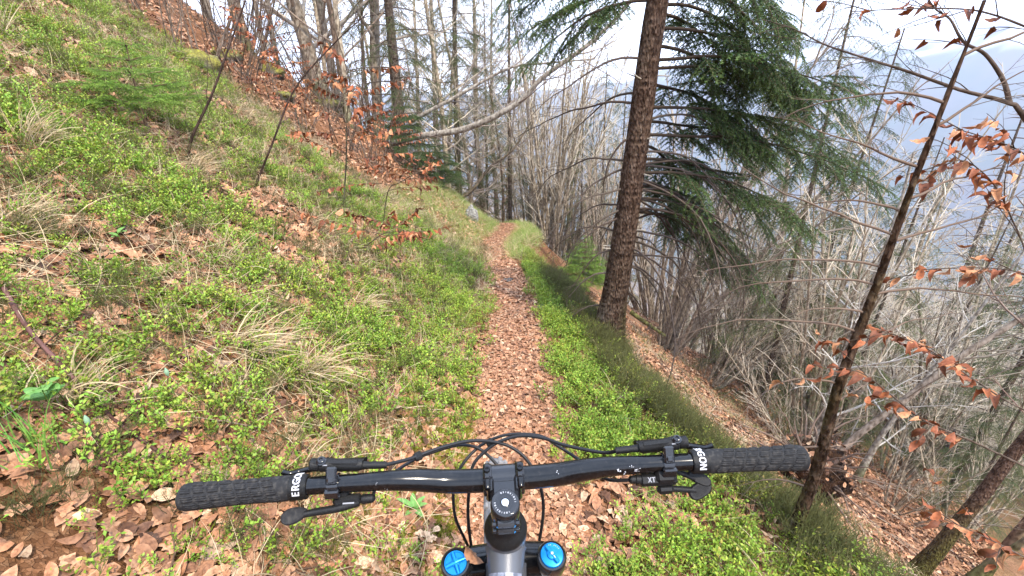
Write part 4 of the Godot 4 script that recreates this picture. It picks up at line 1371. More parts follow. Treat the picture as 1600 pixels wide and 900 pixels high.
	for p in arr[Mesh.ARRAY_VERTEX]:
		var r: float = 1.0 + 0.7 * fn.get_noise_3d(p.x * 1.6, p.y * 1.6, p.z * 1.6) + 0.3 * fn.get_noise_3d(p.x * 6.0, p.y * 6.0, p.z * 6.0)
		mb.v.append(p * r * Vector3(0.36, 0.36, 0.26) + Vector3(0, 0.22, 0))
		mb.c.append(lin(70, 54, 44).lerp(lin(110, 88, 70), rng.randf() * 0.6))
	mb.n = arr[Mesh.ARRAY_NORMAL]; mb.ix = arr[Mesh.ARRAY_INDEX]
	part("soil", mb, MT["spruce bark"], t)
	for i in 44:
		mb = MB.new()
		var d := Vector3(rf(-1, 1), rf(-0.4, 0.9), rf(-0.6, 0.9)).normalized()
		var p2 := limb(mb, Vector3(0, 0.3, 0) + d * 0.25, d, rf(0.25, 0.8), rf(0.008, 0.026), 0.003, 7, 0.2, -0.03, 6, lin(92, 74, 62), lin(120, 104, 90))
		twigs(mb, p2, 4, 0.18, 0.004, 0.8, 0.0, 1, lin(110, 94, 82))
		part("root", mb, MT["twig"], t)
	for i in 130:
		var d := Vector3(rf(-1, 1), rf(0.0, 1), rf(-0.5, 1)).normalized()
		var o := part("leaf", leaf_meshes[rng.randi() % 6], leaf_mats[rng.randi() % 12], t)
		o.transform = Transform3D(align(d, rf(0, TAU)).scaled(Vector3.ONE * rf(0.05, 0.09)), Vector3(0, 0.3, 0) + d * Vector3(0.5, 0.46, 0.38))
	# slim dead tree by the right grip
	rng.seed = 41
	var sb := Vector3(1.2, h(1.2, -1.4) - 0.12, -1.4)
	t = thing("slim_tree", sb, "slim dark leaning tree with thin dead arching twigs just right of the right grip", "tree")
	mb = MB.new()
	var dk := lin(104, 88, 74)
	var spine := smooth([Vector3(0, -0.1, 0), Vector3(0.025, 0.45, 0.01), Vector3(-0.005, 0.9, 0.015), Vector3(0.03, 1.3, -0.01), Vector3(0.01, 1.65, 0.02), Vector3(0.05, 2.12, 0.0)], 6)
	mb.tube(spine, ramp(spine.size(), 0.027, 0.004), 18, dk, dk)
	for i in mb.v.size():
		var p := mb.v[i]
		mb.v[i] = p + mb.n[i] * (0.02 * exp(-maxf(p.y, 0.0) * 9.0) + 0.0025 * fn.get_noise_3d(p.x * 30.0, p.y * 12.0, p.z * 30.0))
		mb.c[i] = dk.lerp(lin(104, 108, 60), clampf(fn.get_noise_3d(p.x * 9.0, p.y * 2.5, p.z * 9.0) * 1.4, 0.0, 0.5)).lerp(lin(196, 190, 176), clampf(fn.get_noise_3d(p.x * 12.0 + 40.0, p.y * 4.0, p.z * 12.0) * 5.0 - 2.2, 0.0, 0.8))
	part("trunk", mb, MT["spruce bark"], t)
	for q in [[0.5, 175, 0.3], [0.8, 170, 0.45], [0.95, 10, 0.5], [1.02, 178, 0.75], [1.1, 200, 0.35], [1.18, 5, 0.6], [1.22, 176, 0.55], [1.3, 168, 0.5], [1.42, 15, 0.5], [1.45, 182, 0.6], [1.55, 160, 0.4], [1.6, 20, 0.45], [1.7, 190, 0.5], [1.8, -10, 0.4], [1.85, 170, 0.45], [1.95, 30, 0.4], [0.7, 30, 0.4], [0.3, 150, 0.3]]:
		mb = MB.new()
		var az: float = deg_to_rad(q[1] + rf(-15, 15))
		var p2 := limb(mb, along(spine, (q[0] + 0.1) / 2.2), Vector3(cos(az), 0.35, -sin(az) * 0.6), q[2] * rf(0.7, 1.2), 0.0048, 0.001, 10, 0.15, rf(-0.17, 0.03), 5, dk, dk)
		twigs(mb, p2, 6, 0.16, 0.0015, 0.7, -0.04, 2, lin(104, 90, 78), 0.2)
		part("dead_limb", mb, MT["twig"], t)
	# long leaning bare trunks across the gap above the trail
	rng.seed = 61
	for q in [[[Vector3(-3.025, 0.366, -10.599), Vector3(-2.129, 0.682, -10.082), Vector3(-0.949, 0.884, -9.733), Vector3(0.075, 1.345, -9.494), Vector3(0.576, 1.815, -9.368), Vector3(1.367, 2.347, -9.268), Vector3(1.977, 2.899, -9.285), Vector3(2.314, 3.421, -9.289)], 0.075, "long pale trunk leaning out across the gap above the trail"], [[Vector3(-2.215, 0.984, -10.427), Vector3(-1.614, 1.269, -10.331), Vector3(-1.073, 1.531, -10.333), Vector3(-0.624, 1.762, -10.323), Vector3(0.000, 2.038, -10.331), Vector3(0.780, 2.116, -10.256), Vector3(1.689, 2.187, -10.286)], 0.045, "thinner pale branch leaning across just above the long one"], [[Vector3(-1.638, -1.042, -11.523), Vector3(-1.047, -0.731, -11.437), Vector3(-0.554, -0.139, -11.472), Vector3(0.000, 0.277, -11.431), Vector3(0.462, 0.926, -11.598)], 0.05, "dark broken bough slanting up beside the far bend"]]:
		var o: Vector3 = q[0][0]
		t = thing("leaning_tree", o, q[2], "tree")
		var pts := smooth(rel(q[0], o), 5)
		mb = MB.new()
		var c := lin(176, 168, 156)
		if q[1] == 0.05: c = lin(120, 108, 92)
		mb.tube(pts, ramp(pts.size(), q[1], q[1] * 0.3), 12, c, c)
		part("trunk", mb, MT["smooth bark"], t)
		mb = MB.new()
		twigs(mb, pts, 16, 1.6, 0.014, 0.8, 0.06, 2, lin(128, 116, 104), 0.15)
		part("branches", mb, MT["twig"], t).set_meta("kind", "stuff")
	for q in [[[Vector3(5.367, -4.137, -5.863), Vector3(5.644, -3.604, -5.872), Vector3(6.218, -2.843, -5.869), Vector3(6.725, -2.228, -5.914), Vector3(7.192, -1.728, -5.909), Vector3(7.712, -1.209, -5.912)], 0.06, lin(150, 138, 126), "fallen grey trunk lying across the slope at the right edge"], [[Vector3(2.456, -2.625, -8.461), Vector3(2.758, -2.799, -8.278), Vector3(3.119, -2.992, -8.088)], 0.05, lin(110, 108, 64), "short mossy log on the leafy slope below the big spruce"]]:
		var o: Vector3 = q[0][0]
		t = thing("fallen_log", o, q[3], "log")
		var pts := smooth(rel(q[0], o), 5)
		mb = MB.new()
		mb.tube(pts, ramp(pts.size(), q[1], q[1] * 0.6), 14, q[2], q[2], true)
		part("trunk", mb, MT["smooth bark"], t)
		mb = MB.new()
		if q[1] > 0.055: twigs(mb, pts, 14, 1.5, 0.016, 0.9, 0.05, 2, lin(140, 128, 112), 0.15)
		else: twigs(mb, pts, 4, 0.3, 0.006, 0.9, 0.05, 1, lin(140, 130, 100), 0.15)
		part("branches", mb, MT["twig"], t).set_meta("kind", "stuff")

# labels that tell alike things apart: which stretch of the view they stand in, and how near
func single_out(things: Array, what: String, group: String, zones: Array, limits: Array) -> void:
	var order := ["nearest", "second nearest", "third nearest", "fourth nearest", "fifth nearest", "sixth nearest", "seventh nearest", "eighth nearest", "ninth nearest", "tenth nearest", "eleventh nearest", "twelfth nearest", "thirteenth nearest", "fourteenth nearest", "fifteenth nearest", "sixteenth nearest", "seventeenth nearest", "eighteenth nearest", "nineteenth nearest", "twentieth nearest"]
	var rows := {}
	for o in things:
		var a: float = o.position.x / maxf(-o.position.z, 0.1)
		var zone := 0
		while zone < limits.size() and a > limits[zone]: zone += 1
		if not rows.has(zone): rows[zone] = []
		rows[zone].append(o)
	for zone in rows:
		rows[zone].sort_custom(func(p, q): return p.position.length() < q.position.length())
		for i in rows[zone].size():
			var o: Node3D = rows[zone][i]
			o.set_meta("group", group)
			o.set_meta("label", "%s, %s %s" % [what, order[i] if i < order.size() else "hindmost", zones[zone]])

func build_woods() -> void:
	var pale := lin(202, 188, 166)
	var grey := lin(176, 162, 144)
	var dim := lin(152, 132, 114)
	# the crest above the trail
	place_proto(bare_tree(101, 10.0, 0.17, Vector3(-0.13, 0, 0.02), 34, 0.15, grey), "grey_beech", g(-4.05, -10.85), 0.0, "stout grey beech with mossy foot on the left slope, leaning left", "tree")
	var b1 := place_proto(bare_tree(102, 8.0, 0.065, Vector3(-0.04, 0, 0), 26, 0.3, pale), "slender_beech", g(-3.42, -10.1), 0.0, "slender pale trunk just right of the stout grey beech", "tree")
	var b2 := place_proto(bare_tree(103, 11.0, 0.14, Vector3(0.07, 0, 0), 34, 0.22, grey), "grey_beech", g(-3.3, -11.7), 0.0, "grey beech leaning right behind the copper-leaved sapling", "tree")
	var b3 := place_proto(bare_tree(104, 9.0, 0.075, Vector3(0.02, 0, 0.05), 26, 0.15, dim), "slender_beech", g(-3.75, -11.0), 0.0, "dark reddish slender trunk among the grey beeches", "tree")
	var b4 := place_proto(bare_tree(105, 10.0, 0.085, Vector3(0.05, 0, 0), 34, 0.12, pale), "slender_beech", g(-1.85, -13.2), 0.0, "pale many-branched tree rising behind the leaning trunk", "tree")
	var crest := "bare trees on the wooded crest"
	var cl := "bare grey tree among others on the wooded crest above the trail"
	var k := 0
	var crests := []
	var firs := []
	var stools := []
	var lower := []
	for q in [[-3.1, 12.4, 0.9, 0], [-5.6, 12.0, 1.0, 0], [-6.6, 12.6, 0.9, 2], [-7.6, 11.6, 0.9, 1], [-5.0, 14.0, 1.0, 2], [-4.2, 15.5, 1.1, 0], [-6.0, 16.0, 1.1, 3], [-8.5, 14.5, 1.0, 2], [-3.9, 13.2, 0.8, 1], [-3.0, 15.0, 1.0, 3], [-1.3, 14.6, 0.9, 3], [-0.9, 16.4, 1.0, 2], [-2.3, 16.0, 1.0, 3], [-0.35, 15.2, 0.8, 1], [-2.7, 18.5, 1.2, 2], [-0.5, 18.0, 1.0, 2], [0.5, 19.5, 1.0, 2], [-0.1, 16.0, 0.7, 2], [0.2, 23.0, 1.2, 2], [-1.5, 20.0, 1.2, 3], [-9.5, 12.5, 1.0, 0], [-6.9, 14.2, 0.9, 3], [-5.3, 10.4, 0.7, 1], [-3.4, 21.0, 1.2, 3], [-4.8, 18.5, 1.1, 2]]:
		var src: Node3D = [b1, b3, b2, b4][q[3]]
		crests.append(dup(src, g(q[0], -q[1]), k * 1.9 + 0.7, q[2], cl, crest))
		k += 1
	# conifers
	var c1 := place_proto(conifer(201, 12.0, 0.12, 1.9, 0.1, 1.5), "spruce", g(-2.62, -11.2), 0.0, "dark spruce with hanging boughs behind the copper-leaved sapling", "tree")
	var c2 := place_proto(conifer(202, 10.0, 0.07, 0.85, 0.1, 1.1), "narrow_spruce", g(-0.04, -13.4), 0.0, "narrow sparse spruce straight above the far bend of the trail", "tree")
	var c3 := place_proto(conifer(203, 9.0, 0.07, 1.7, 0.12, 1.7), "spruce", g(5.4, -8.0, -0.3), 0.0, "tall thin spruce with light needles right of the big boughs", "tree")
	var cf := "spruces scattered through the background wood"
	var cfl := "green spruce standing back in the bare wood"
	for q in [[-1.75, 14.8, 1.0, 0], [-1.0, 17.0, 1.1, 2], [0.7, 17.5, 1.0, 1], [2.0, 12.6, 0.55, 2], [2.9, 14.2, 0.7, 0], [-2.9, 12.9, 0.5, 0], [8.2, 6.0, 0.5, 2], [7.0, 9.6, 1.0, 2], [6.6, 11.4, 0.55, 0], [-7.0, 17.0, 1.1, 0], [7.4, 8.2, 0.8, 2], [9.6, 7.4, 0.75, 0], [12.0, 11.0, 0.9, 2], [15.0, 20.0, 1.1, 0], [9.0, 18.0, 1.0, 2], [5.0, 20.0, 1.1, 0], [20.0, 16.0, 1.2, 0], [26.0, 30.0, 1.4, 2], [14.0, 32.0, 1.4, 0], [6.0, 28.0, 1.3, 2]]:
		firs.append(dup([c1, c2, c3][q[3]], g(q[0], -q[1], -0.2), k * 2.3, q[2], cfl, cf))
		k += 1
	# coppice stools on the downhill side
	var h1 := place_proto(coppice(301, 17, 7.5, 0.06, Vector3(0.02, 0, 0), 0.24, pale), "hazel_stool", g(1.25, -12.6), 0.0, "broad pale many-stemmed stool at the trail's far right bend", "shrub")
	var h2 := place_proto(coppice(302, 15, 6.5, 0.075, Vector3(0.2, 0, 0.1), 0.3, grey), "hazel_stool", g(3.35, -8.7), 0.0, "thick grey stems fanning from one stool right of the big spruce trunk", "shrub")
	var h3 := place_proto(coppice(303, 13, 4.6, 0.035, Vector3(0.6, 0, 0.2), 0.55, pale), "hazel_stool", g(5.0, -9.4), 0.0, "low pale stool with stems arching sideways over the slope", "shrub")
	var hz := "many-stemmed stools on the downhill slope"
	var hl := "bare many-stemmed stool in the tangle on the downhill slope"
	for q in [[0.62, 13.3, 0.95, 0], [1.75, 13.6, 0.95, 0], [0.95, 15.8, 1.0, 0], [2.5, 15.0, 1.0, 0], [2.3, 11.2, 0.7, 1], [4.3, 12.4, 0.9, 1], [5.7, 10.6, 0.85, 1], [4.3, 8.3, 0.8, 2], [6.3, 8.2, 0.9, 2], [5.6, 6.9, 0.75, 2], [7.2, 10.5, 1.1, 2], [8.2, 9.0, 1.0, 2], [6.8, 12.5, 1.1, 0], [9.5, 11.5, 1.1, 2], [3.4, 13.8, 0.9, 0], [8.6, 6.2, 0.8, 2], [10.5, 9.0, 1.0, 1], [7.0, 6.0, 0.6, 2]]:
		stools.append(dup([h1, h2, h3][q[3]], g(q[0], -q[1]), k * 1.7, q[2], hl, hz))
		k += 1
	# thin bushes on the leafy slope above the trail
	var u1 := place_proto(coppice(304, 8, 1.9, 0.012, Vector3(0.3, 0, 0.1), 0.6, lin(136, 120, 106)), "bare_bush", g(-4.6, -8.3), 0.0, "bare bush", "shrub")
	var ub := [u1]
	for q in [[-5.4, 9.3, 1.0], [-3.6, 9.3, 0.8], [-5.0, 7.4, 0.9], [-6.2, 8.4, 1.1], [-2.7, 8.8, 0.7], [-6.9, 10.2, 1.2], [-3.2, 7.2, 0.6], [-2.1, 9.6, 0.7], [-4.5, 11.4, 1.2], [-5.9, 11.0, 1.2], [-2.9, 10.4, 0.9], [-5.3, 6.3, 0.8], [-7.3, 9.4, 1.2], [-1.9, 10.9, 0.8], [-3.5, 12.2, 1.3], [-6.4, 12.0, 1.3], [-4.4, 7.0, 1.0], [-3.9, 8.2, 0.9], [-5.6, 8.0, 1.1], [-3.1, 8.6, 0.9], [-4.9, 9.4, 1.1], [-2.4, 8.0, 0.7], [-6.6, 9.2, 1.1], [-3.4, 10.6, 1.2], [-5.9, 6.9, 0.9], [-4.2, 9.6, 1.0]]:
		ub.append(dup(u1, g(q[0], -q[1]), k * 1.3, q[2], ""))
		k += 1
	single_out(ub, "thin bare bush", "thin bare bushes on the upper slope", ["left of the crooked shrub stem", "between the crooked stem and stout beech", "above the copper-leaved sapling", "right of the copper-leaved sapling"], [-0.62, -0.47, -0.33])
	# trunks on the right
	place_proto(bare_tree(106, 7.0, 0.07, Vector3(0.26, 0, 0.03), 14, 0.3, lin(120, 102, 90), "spruce bark"), "leaning_pine", g(4.36, -3.38), 0.0, "red-brown leaning trunk at the lower right edge", "tree")
	place_proto(bare_tree(107, 6.0, 0.09, Vector3(0.12, 0, -0.05), 16, 0.2, lin(184, 178, 168)), "white_trunked_tree", g(5.6, -6.6), 0.0, "whitish forked trunk behind the slim dark tree", "tree")
	place_proto(bare_tree(108, 5.5, 0.06, Vector3(0.2, 0, -0.05), 16, 0.2, lin(184, 178, 168)), "white_trunked_tree", g(6.4, -6.4), 0.0, "second thinner whitish trunk right of the forked one", "tree")
	place_proto(bare_tree(109, 5.0, 0.05, Vector3(0.3, 0, 0.02), 14, 0.3, lin(140, 120, 106)), "slender_beech", g(6.2, -4.2), 0.0, "thin brown trunk slanting at the bottom right corner", "tree")
	place_proto(bare_tree(110, 6.0, 0.07, Vector3(0.26, 0, 0.02), 14, 0.3, lin(132, 108, 94)), "slender_beech", g(7.0, -4.6), 0.0, "rightmost slanting brown trunk at the bottom right corner", "tree")
	# the wood down the slope
	rng.seed = 401
	var wl := "bare tree in the wood further down the slope"
	var wg := "bare trees of the lower wood"
	for i in 100:
		var s := rf(6.0, 34.0)
		var x := rf(5.5, 30.0)
		if x < 4.0 + s * 0.18 or x > 1.3 * s + 9.0: continue
		var src: Node3D = [b1, b4, h1, h3, h2, b4][i % 6]
		var shrub := i % 6 in [2, 3, 4]
		var o := dup(src, g(x, -s), rf(0, TAU), rf(0.7, 1.1), hl if shrub else wl, hz if shrub else wg)
		o.rotation.x = rf(-0.06, 0.06)
		(stools if shrub else lower).append(o)
	var zr := ["left of the big spruce", "behind the big spruce", "under the heavy boughs", "left of the slim dark tree", "right of the slim dark tree", "towards the right edge"]
	var lr := [0.14, 0.3, 0.5, 0.68, 0.9]
	single_out(stools, "bare many-stemmed stool on the downhill slope", hz, zr, lr)
	single_out(lower, "bare tree in the lower wood", wg, zr, lr)
	single_out(firs, "green spruce in the bare wood", cf, ["on the upper left crest", "above the far bend"] + zr.slice(1), [-0.2, 0.14, 0.3, 0.5, 0.68, 0.9])
	single_out(crests, "bare grey tree on the wooded crest", crest, ["left of the stout beech", "beside the stout beech", "behind the copper-leaved sapling", "behind the leaning trunk", "above the far bend"], [-0.46, -0.36, -0.24, -0.1])
	# the wood as one mass beyond
	var t := thing("distant_wood", Vector3.ZERO, "grey-brown leafless wood massed on the lower slopes", "wood")
	t.set_meta("kind", "stuff")
	var parts_ := []
	var mats_ := []
	for src in [b4, h1, c1, b2]:
		for ch in src.get_children():
			if ch is MeshInstance3D and (String(ch.name).begins_with("branches") or String(ch.name).begins_with("trunk")):
				parts_.append([src, ch.mesh]); mats_.append(ch.material_override)
	var cs := Copies.new(parts_.map(func(q): return q[1]))
	var srcs := [b4, h1, c1, b2]
	for i in 520:
		var s := rf(20.0, 150.0)
		var x := rf(0.1, 1.25) * s + rf(0, 25.0)
		if i < 200:
			s = rf(14.0, 60.0); x = rf(0.4, 1.1) * s + 6.0
		var b := Basis(Vector3.UP, rf(0, TAU)).scaled(Vector3.ONE * rf(0.8, 1.35))
		var p := g(x, -s)
		var src: Node3D = srcs[[0, 1, 3, 1, 0, 2, 3][rng.randi() % 7]]
		for j in parts_.size():
			if parts_[j][0] == src: cs.put(j, b, p, Color(1, 1, 1) * rf(0.8, 1.15))
	for j in parts_.size():
		many("trees", cs.multi(j), mats_[j], t)

# ------------------------------------------------------------------ the bicycle
var O := Vector3(-0.0086, 1.0126, -0.421)          # on the steering axis, at the middle of the stem
var SA := Vector3(0, 0.953, 0.302)                  # up the steering axis
var SF := Vector3(0, 0.302, -0.953)                 # forward, square to it
var SX := Vector3.RIGHT

func S(x: float, a: float, f: float) -> Vector3:    # a point of the steered parts
	return O + SX * x + SA * a + SF * f

func Sb(x: Vector3, y: Vector3, at: Vector3) -> Transform3D:  # a frame with given x and y directions
	x = x.normalized()
	var z := x.cross(y).normalized()
	return Transform3D(Basis(x, z.cross(x), z), at)

func bar_at(x: float) -> Vector3:
	var k := [[0.0, 0.0, 0.0], [0.04, 0.0, 0.0], [0.075, 0.003, 0.0], [0.11, 0.013, -0.001], [0.145, 0.021, -0.003], [0.185, 0.025, -0.005], [0.24, 0.028, -0.007], [0.30, 0.030, -0.010], [0.41, 0.034, -0.0145]]
	var ax := absf(x)
	var i := 0
	while i < k.size() - 2 and ax > k[i + 1][0]:
		i += 1
	var t: float = (ax - k[i][0]) / (k[i + 1][0] - k[i][0])
	var p: Array = []
	for j in [1, 2]:
		p.append(cubic_interpolate(k[i][j], k[i + 1][j], k[maxi(i - 1, 0)][j], k[mini(i + 2, k.size() - 1)][j], t))
	return S(x, p[0], 0.042 + p[1])

func bar_dir(x: float) -> Vector3:
	return (bar_at(x + 0.004) - bar_at(x - 0.004)).normalized()

# frame on the bar: x along it (towards the right end), y up out of it towards the rider's eye, turned by roll about it
func on_bar(x: float, roll: float, out: float) -> Transform3D:
	var d := bar_dir(x)
	var y := Vector3(0, 0.72, 0.69)
	y = (y - d * y.dot(d)).normalized().rotated(d, roll)
	return Sb(d, y, bar_at(x) + y * out)

func letter(ch: String, size: float, xf: Transform3D, m: Material, parent: Node, depth := 0.0006, called := "lettering") -> void:
	var t := TextMesh.new()
	var f := SystemFont.new()
	f.font_names = PackedStringArray(["Droid Sans"])
	f.font_weight = 700
	t.font = f
	t.text = ch
	t.font_size = 64
	t.pixel_size = size / 46.0
	t.depth = depth
	t.curve_step = 2.0
	var o := part(called, t, m, parent)
	o.transform = xf

func build_bike() -> void:
	var turn := deg_to_rad(3.8)
	SX = SX.rotated(SA, turn); SF = SF.rotated(SA, turn)
	var bike := thing("mountain_bike", Vector3.ZERO, "black mountain bike with grey frame standing on the trail, handlebar in front", "bicycle")
	var K := Color.WHITE
	# handlebar
	var mb := MB.new()
	var pts := PackedVector3Array()
	var rad := PackedFloat32Array()
	for i in 101:
		var x := lerpf(-0.39, 0.39, i / 100.0)
		pts.append(bar_at(x))
		rad.append(lerpf(0.0153, 0.0110, smoothstep(0.06, 0.2, absf(x))))
	mb.tube(pts, rad, 28, K, K, true)
	var bar := part("handlebar", mb, MT["black anodised"], bike)
	mb = MB.new()                                       # faint gloss band and chips of bare metal
	for q in [[0.152, 0.5, 0.004], [0.156, 0.9, 0.003], [0.171, 0.55, 0.003], [0.175, 0.62, 0.0025], [0.168, 0.2, 0.002], [-0.162, 0.3, 0.0012], [0.0745, -0.2, 0.0018], [-0.15, 0.9, 0.001]]:
		for j in 4:
			var xf := on_bar(q[0] + rf(-0.003, 0.003), q[1] + rf(-0.2, 0.2), lerpf(0.0159, 0.0111, smoothstep(0.06, 0.2, absf(q[0]))) + 0.0001)
			var poly := PackedVector2Array()
			for a in 6:
				poly.append(Vector2.from_angle(TAU * a / 6.0) * q[2] * rf(0.1, 0.42))
			mb.prism(xf * Transform3D(Basis(Vector3.RIGHT, -PI / 2), Vector3.ZERO), poly, 0.0003, 0.0001, K)
	part("paint_chip", mb, MT["white print"], bar)
	# grips
	for sd in [-1.0, 1.0]:
		mb = MB.new()
		pts = PackedVector3Array(); rad = PackedFloat32Array()
		var prof := [[0.268, 0.0158], [0.272, 0.0166], [0.285, 0.0168], [0.30, 0.0158], [0.33, 0.0158], [0.36, 0.0166], [0.380, 0.0176], [0.389, 0.0176], [0.3945, 0.0164], [0.397, 0.013], [0.3975, 0.002]]
		for i in prof.size() - 1:
			for j in 4:
				var t := j / 4.0
				pts.append(bar_at(sd * lerpf(prof[i][0], prof[i + 1][0], t))); rad.append(0.92 * lerpf(prof[i][1], prof[i + 1][1], t))
		mb.tube(pts, rad, 32, K, K, true, 1.0)
		var grip := part("grip", mb, MT["grip rubber"], bike)
		# raised pads with fine ribs, slanting round the grip
		var radius := func(x: float) -> float:
			for i in prof.size() - 1:
				if x <= prof[i + 1][0]:
					return 0.92 * lerpf(prof[i][1], prof[i + 1][1], (x - prof[i][0]) / (prof[i + 1][0] - prof[i][0]))
			return 0.016
		for col in 7:
			for row in 4:
				var pad := MB.new()
				var x0 := 0.283 + col * 0.0158
				for rib in 3:
					var r0 := -0.95 + row * 0.6 + rib * 0.15
					if row == 3 and col > 5: continue
					var path := PackedVector3Array()
					var rr := PackedFloat32Array()
					for k in 7:
						var f := k / 6.0
						var x := x0 + 0.0132 * f + r0 * 0.0075
						if x > 0.392: continue
						var roll: float = (r0 + 0.02) * sd * 1.0
						path.append(on_bar(sd * x, -roll * sd, radius.call(x) + 0.0002).origin)
						rr.append(0.0017 if k > 0 and k < 6 else 0.0006)
					if path.size() > 2:
						pad.tube(path, rr, 5, K, K, true)
				if pad.v.size():
					part("grip_pad", pad, MT["grip rubber"], grip)
		# clamp ring with lettering round it
		mb = MB.new()
		mb.tube(PackedVector3Array([bar_at(sd * 0.2475), bar_at(sd * 0.2485), bar_at(sd * 0.258), bar_at(sd * 0.2672), bar_at(sd * 0.268)]), PackedFloat32Array([0.0135, 0.0152, 0.0156, 0.0156, 0.0142]), 36, K, K, true)
		var ring := part("grip_clamp", mb, MT["black plastic"], bike)
		var word := "ERGON"
		for i in 5:
			var roll: float = 0.58 - i * 0.49 if sd < 0 else -1.68 + i * 0.54
			var xf := on_bar(sd * 0.2575, (-1.0 if sd > 0 else 1.0) * (roll if sd < 0 else -roll), 0.0157)
			# up of the letter points to the bar's outer end, its face outwards
			var b := xf.basis
			var upv: Vector3 = b.x * sd
			xf.basis = Basis(upv.cross(b.y), upv, b.y)
			letter(word[i], 0.0088, xf, MT["white print"], ring)
	# stem: face clamp round the bar, body, steerer clamp and its bolts
	mb = MB.new()
	var bc := S(0, 0, 0.042)
	var dx := SX
	var lx := Sb(SA, -dx, bc)
	for q in [[-0.0215, 0.0205], [0.0215, 0.0205], [0.0, 0.0188]]:
		var w := 0.0115 if q[0] != 0.0 else 0.0335
		mb.lathe(Transform3D(Basis(SF, dx, -SA), bc + dx * (q[0] - w / 2.0)), [Vector2(0.0155, 0), Vector2(q[1] - 0.0012, 0), Vector2(q[1], 0.0012), Vector2(q[1], w - 0.0012), Vector2(q[1] - 0.0012, w), Vector2(0.0155, w)], 32, K)
	mb.rbox(Sb(dx, SA, S(0, 0, 0.02)), Vector3(0.036, 0.034, 0.030), 0.005, K)
	for sx in [-1.0, 1.0]:
		mb.rbox(Sb(dx, SA, S(sx * 0.0185, 0.0, 0.030)), Vector3(0.0115, 0.0385, 0.020), 0.003, K)
		for sa in [-1.0, 1.0]:
			mb.rbox(Sb(dx, SA, S(sx * 0.0215, sa * 0.0205, 0.043)), Vector3(0.0112, 0.0085, 0.022), 0.003, K)
	mb.lathe(Transform3D(Basis(SX, SA, -SF), S(0, -0.0205, 0)), [Vector2(0.0145, 0), Vector2(0.0175, 0), Vector2(0.0185, 0.0015), Vector2(0.0185, 0.0385), Vector2(0.0172, 0.04), Vector2(0.0145, 0.04)], 36, K)
	var stem := part("stem", mb, MT["black gloss"], bike)
	for sx in [-1.0, 1.0]:
		var bolt := MB.new()
		bolt.lathe(Transform3D(Basis(SX, -SF, -SA), S(sx * 0.0215, 0.0205, 0.031)), [Vector2(0.0, 0.0), Vector2(0.0042, 0.0), Vector2(0.0042, 0.0112), Vector2(0.0036, 0.012), Vector2(0.0022, 0.012), Vector2(0.002, 0.0105), Vector2(0.0, 0.0105)], 16, K)
		bolt.lathe(Transform3D(Basis(SX, SA, -SF), S(sx * 0.0215, 0.0245, 0.043)), [Vector2(0.0, 0.0), Vector2(0.0042, 0.0), Vector2(0.0042, 0.0025), Vector2(0.0036, 0.0032), Vector2(0.0022, 0.0032), Vector2(0.002, 0.0015), Vector2(0.0, 0.0015)], 16, K)
		part("bolt", bolt, MT["black anodised"], stem)
	for sa in [-0.009, 0.009]:                           # pinch bolts behind the steerer
		var bolt := MB.new()
		bolt.rbox(Sb(SX, SA, S(0.0, sa, -0.0195)), Vector3(0.026, 0.011, 0.009), 0.003, K)
		bolt.lathe(Transform3D(Basis(SA, SX, SF), S(0.0125, sa, -0.0195)), [Vector2(0.0, -0.0), Vector2(0.0034, 0.0), Vector2(0.0034, 0.004), Vector2(0.0024, 0.0045), Vector2(0.0, 0.0045)], 14, K)
		bolt.lathe(Transform3D(Basis(SA, -SX, -SF), S(-0.0125, sa, -0.0195)), [Vector2(0.0, -0.0), Vector2(0.0034, 0.0), Vector2(0.0034, 0.004), Vector2(0.0024, 0.0045), Vector2(0.0, 0.0045)], 14, K)
		part("pinch_bolt", bolt, MT["black gloss"], stem)
	mb = MB.new()                                        # top cap and its bolt
	mb.lathe(Transform3D(Basis(SX, SA, -SF), S(0, 0.0198, 0)), [Vector2(0.016, 0), Vector2(0.0176, 0.0005), Vector2(0.0178, 0.002), Vector2(0.0168, 0.0034), Vector2(0.0155, 0.0038), Vector2(0.0058, 0.0034), Vector2(0.0052, 0.002), Vector2(0.0, 0.002)], 40, K)
	var cap := part("top_cap", mb, MT["black gloss"], bike)
	mb = MB.new()
	mb.lathe(Transform3D(Basis(SX, SA, -SF), S(0, 0.0218, 0)), [Vector2(0.0048, 0), Vector2(0.0048, 0.0022), Vector2(0.0042, 0.0027), Vector2(0.0026, 0.0027), Vector2(0.0024, 0.001), Vector2(0.0, 0.001)], 18, K)
	part("cap_bolt", mb, MT["steel"], cap)
	mb = MB.new()                                        # faint print round the cap
	for i in 26:
		var a := TAU * i / 26.0
		if i % 13 > 8: continue
		var u := SX * cos(a) + SF * sin(a)
		mb.rbox(Sb(u, SA, S(0, 0.0237, 0) + u * 0.0128), Vector3(0.0022, 0.0002, 0.0007 + 0.0006 * (i % 3)), 0.00005, K)
	part("cap_print", mb, MT["grey print"], cap)
	mb = MB.new()                                        # spacer and headset cover below the stem
	mb.lathe(Transform3D(Basis(SX, SA, -SF), S(0, -0.056, 0)), [Vector2(0.0285, 0), Vector2(0.0292, 0.003), Vector2(0.028, 0.008), Vector2(0.023, 0.015), Vector2(0.0195, 0.020), Vector2(0.0195, 0.0355), Vector2(0.0, 0.0355)], 40, K)
	part("headset_cover", mb, MT["black plastic"], bike)
	# frame
	mb = MB.new()
	var fA := Vector3(0, 0.953, 0.302)
	var fF := Vector3(0, 0.302, -0.953)
	var Fp := func(a: float, f: float) -> Vector3: return O + fA * a + fF * f
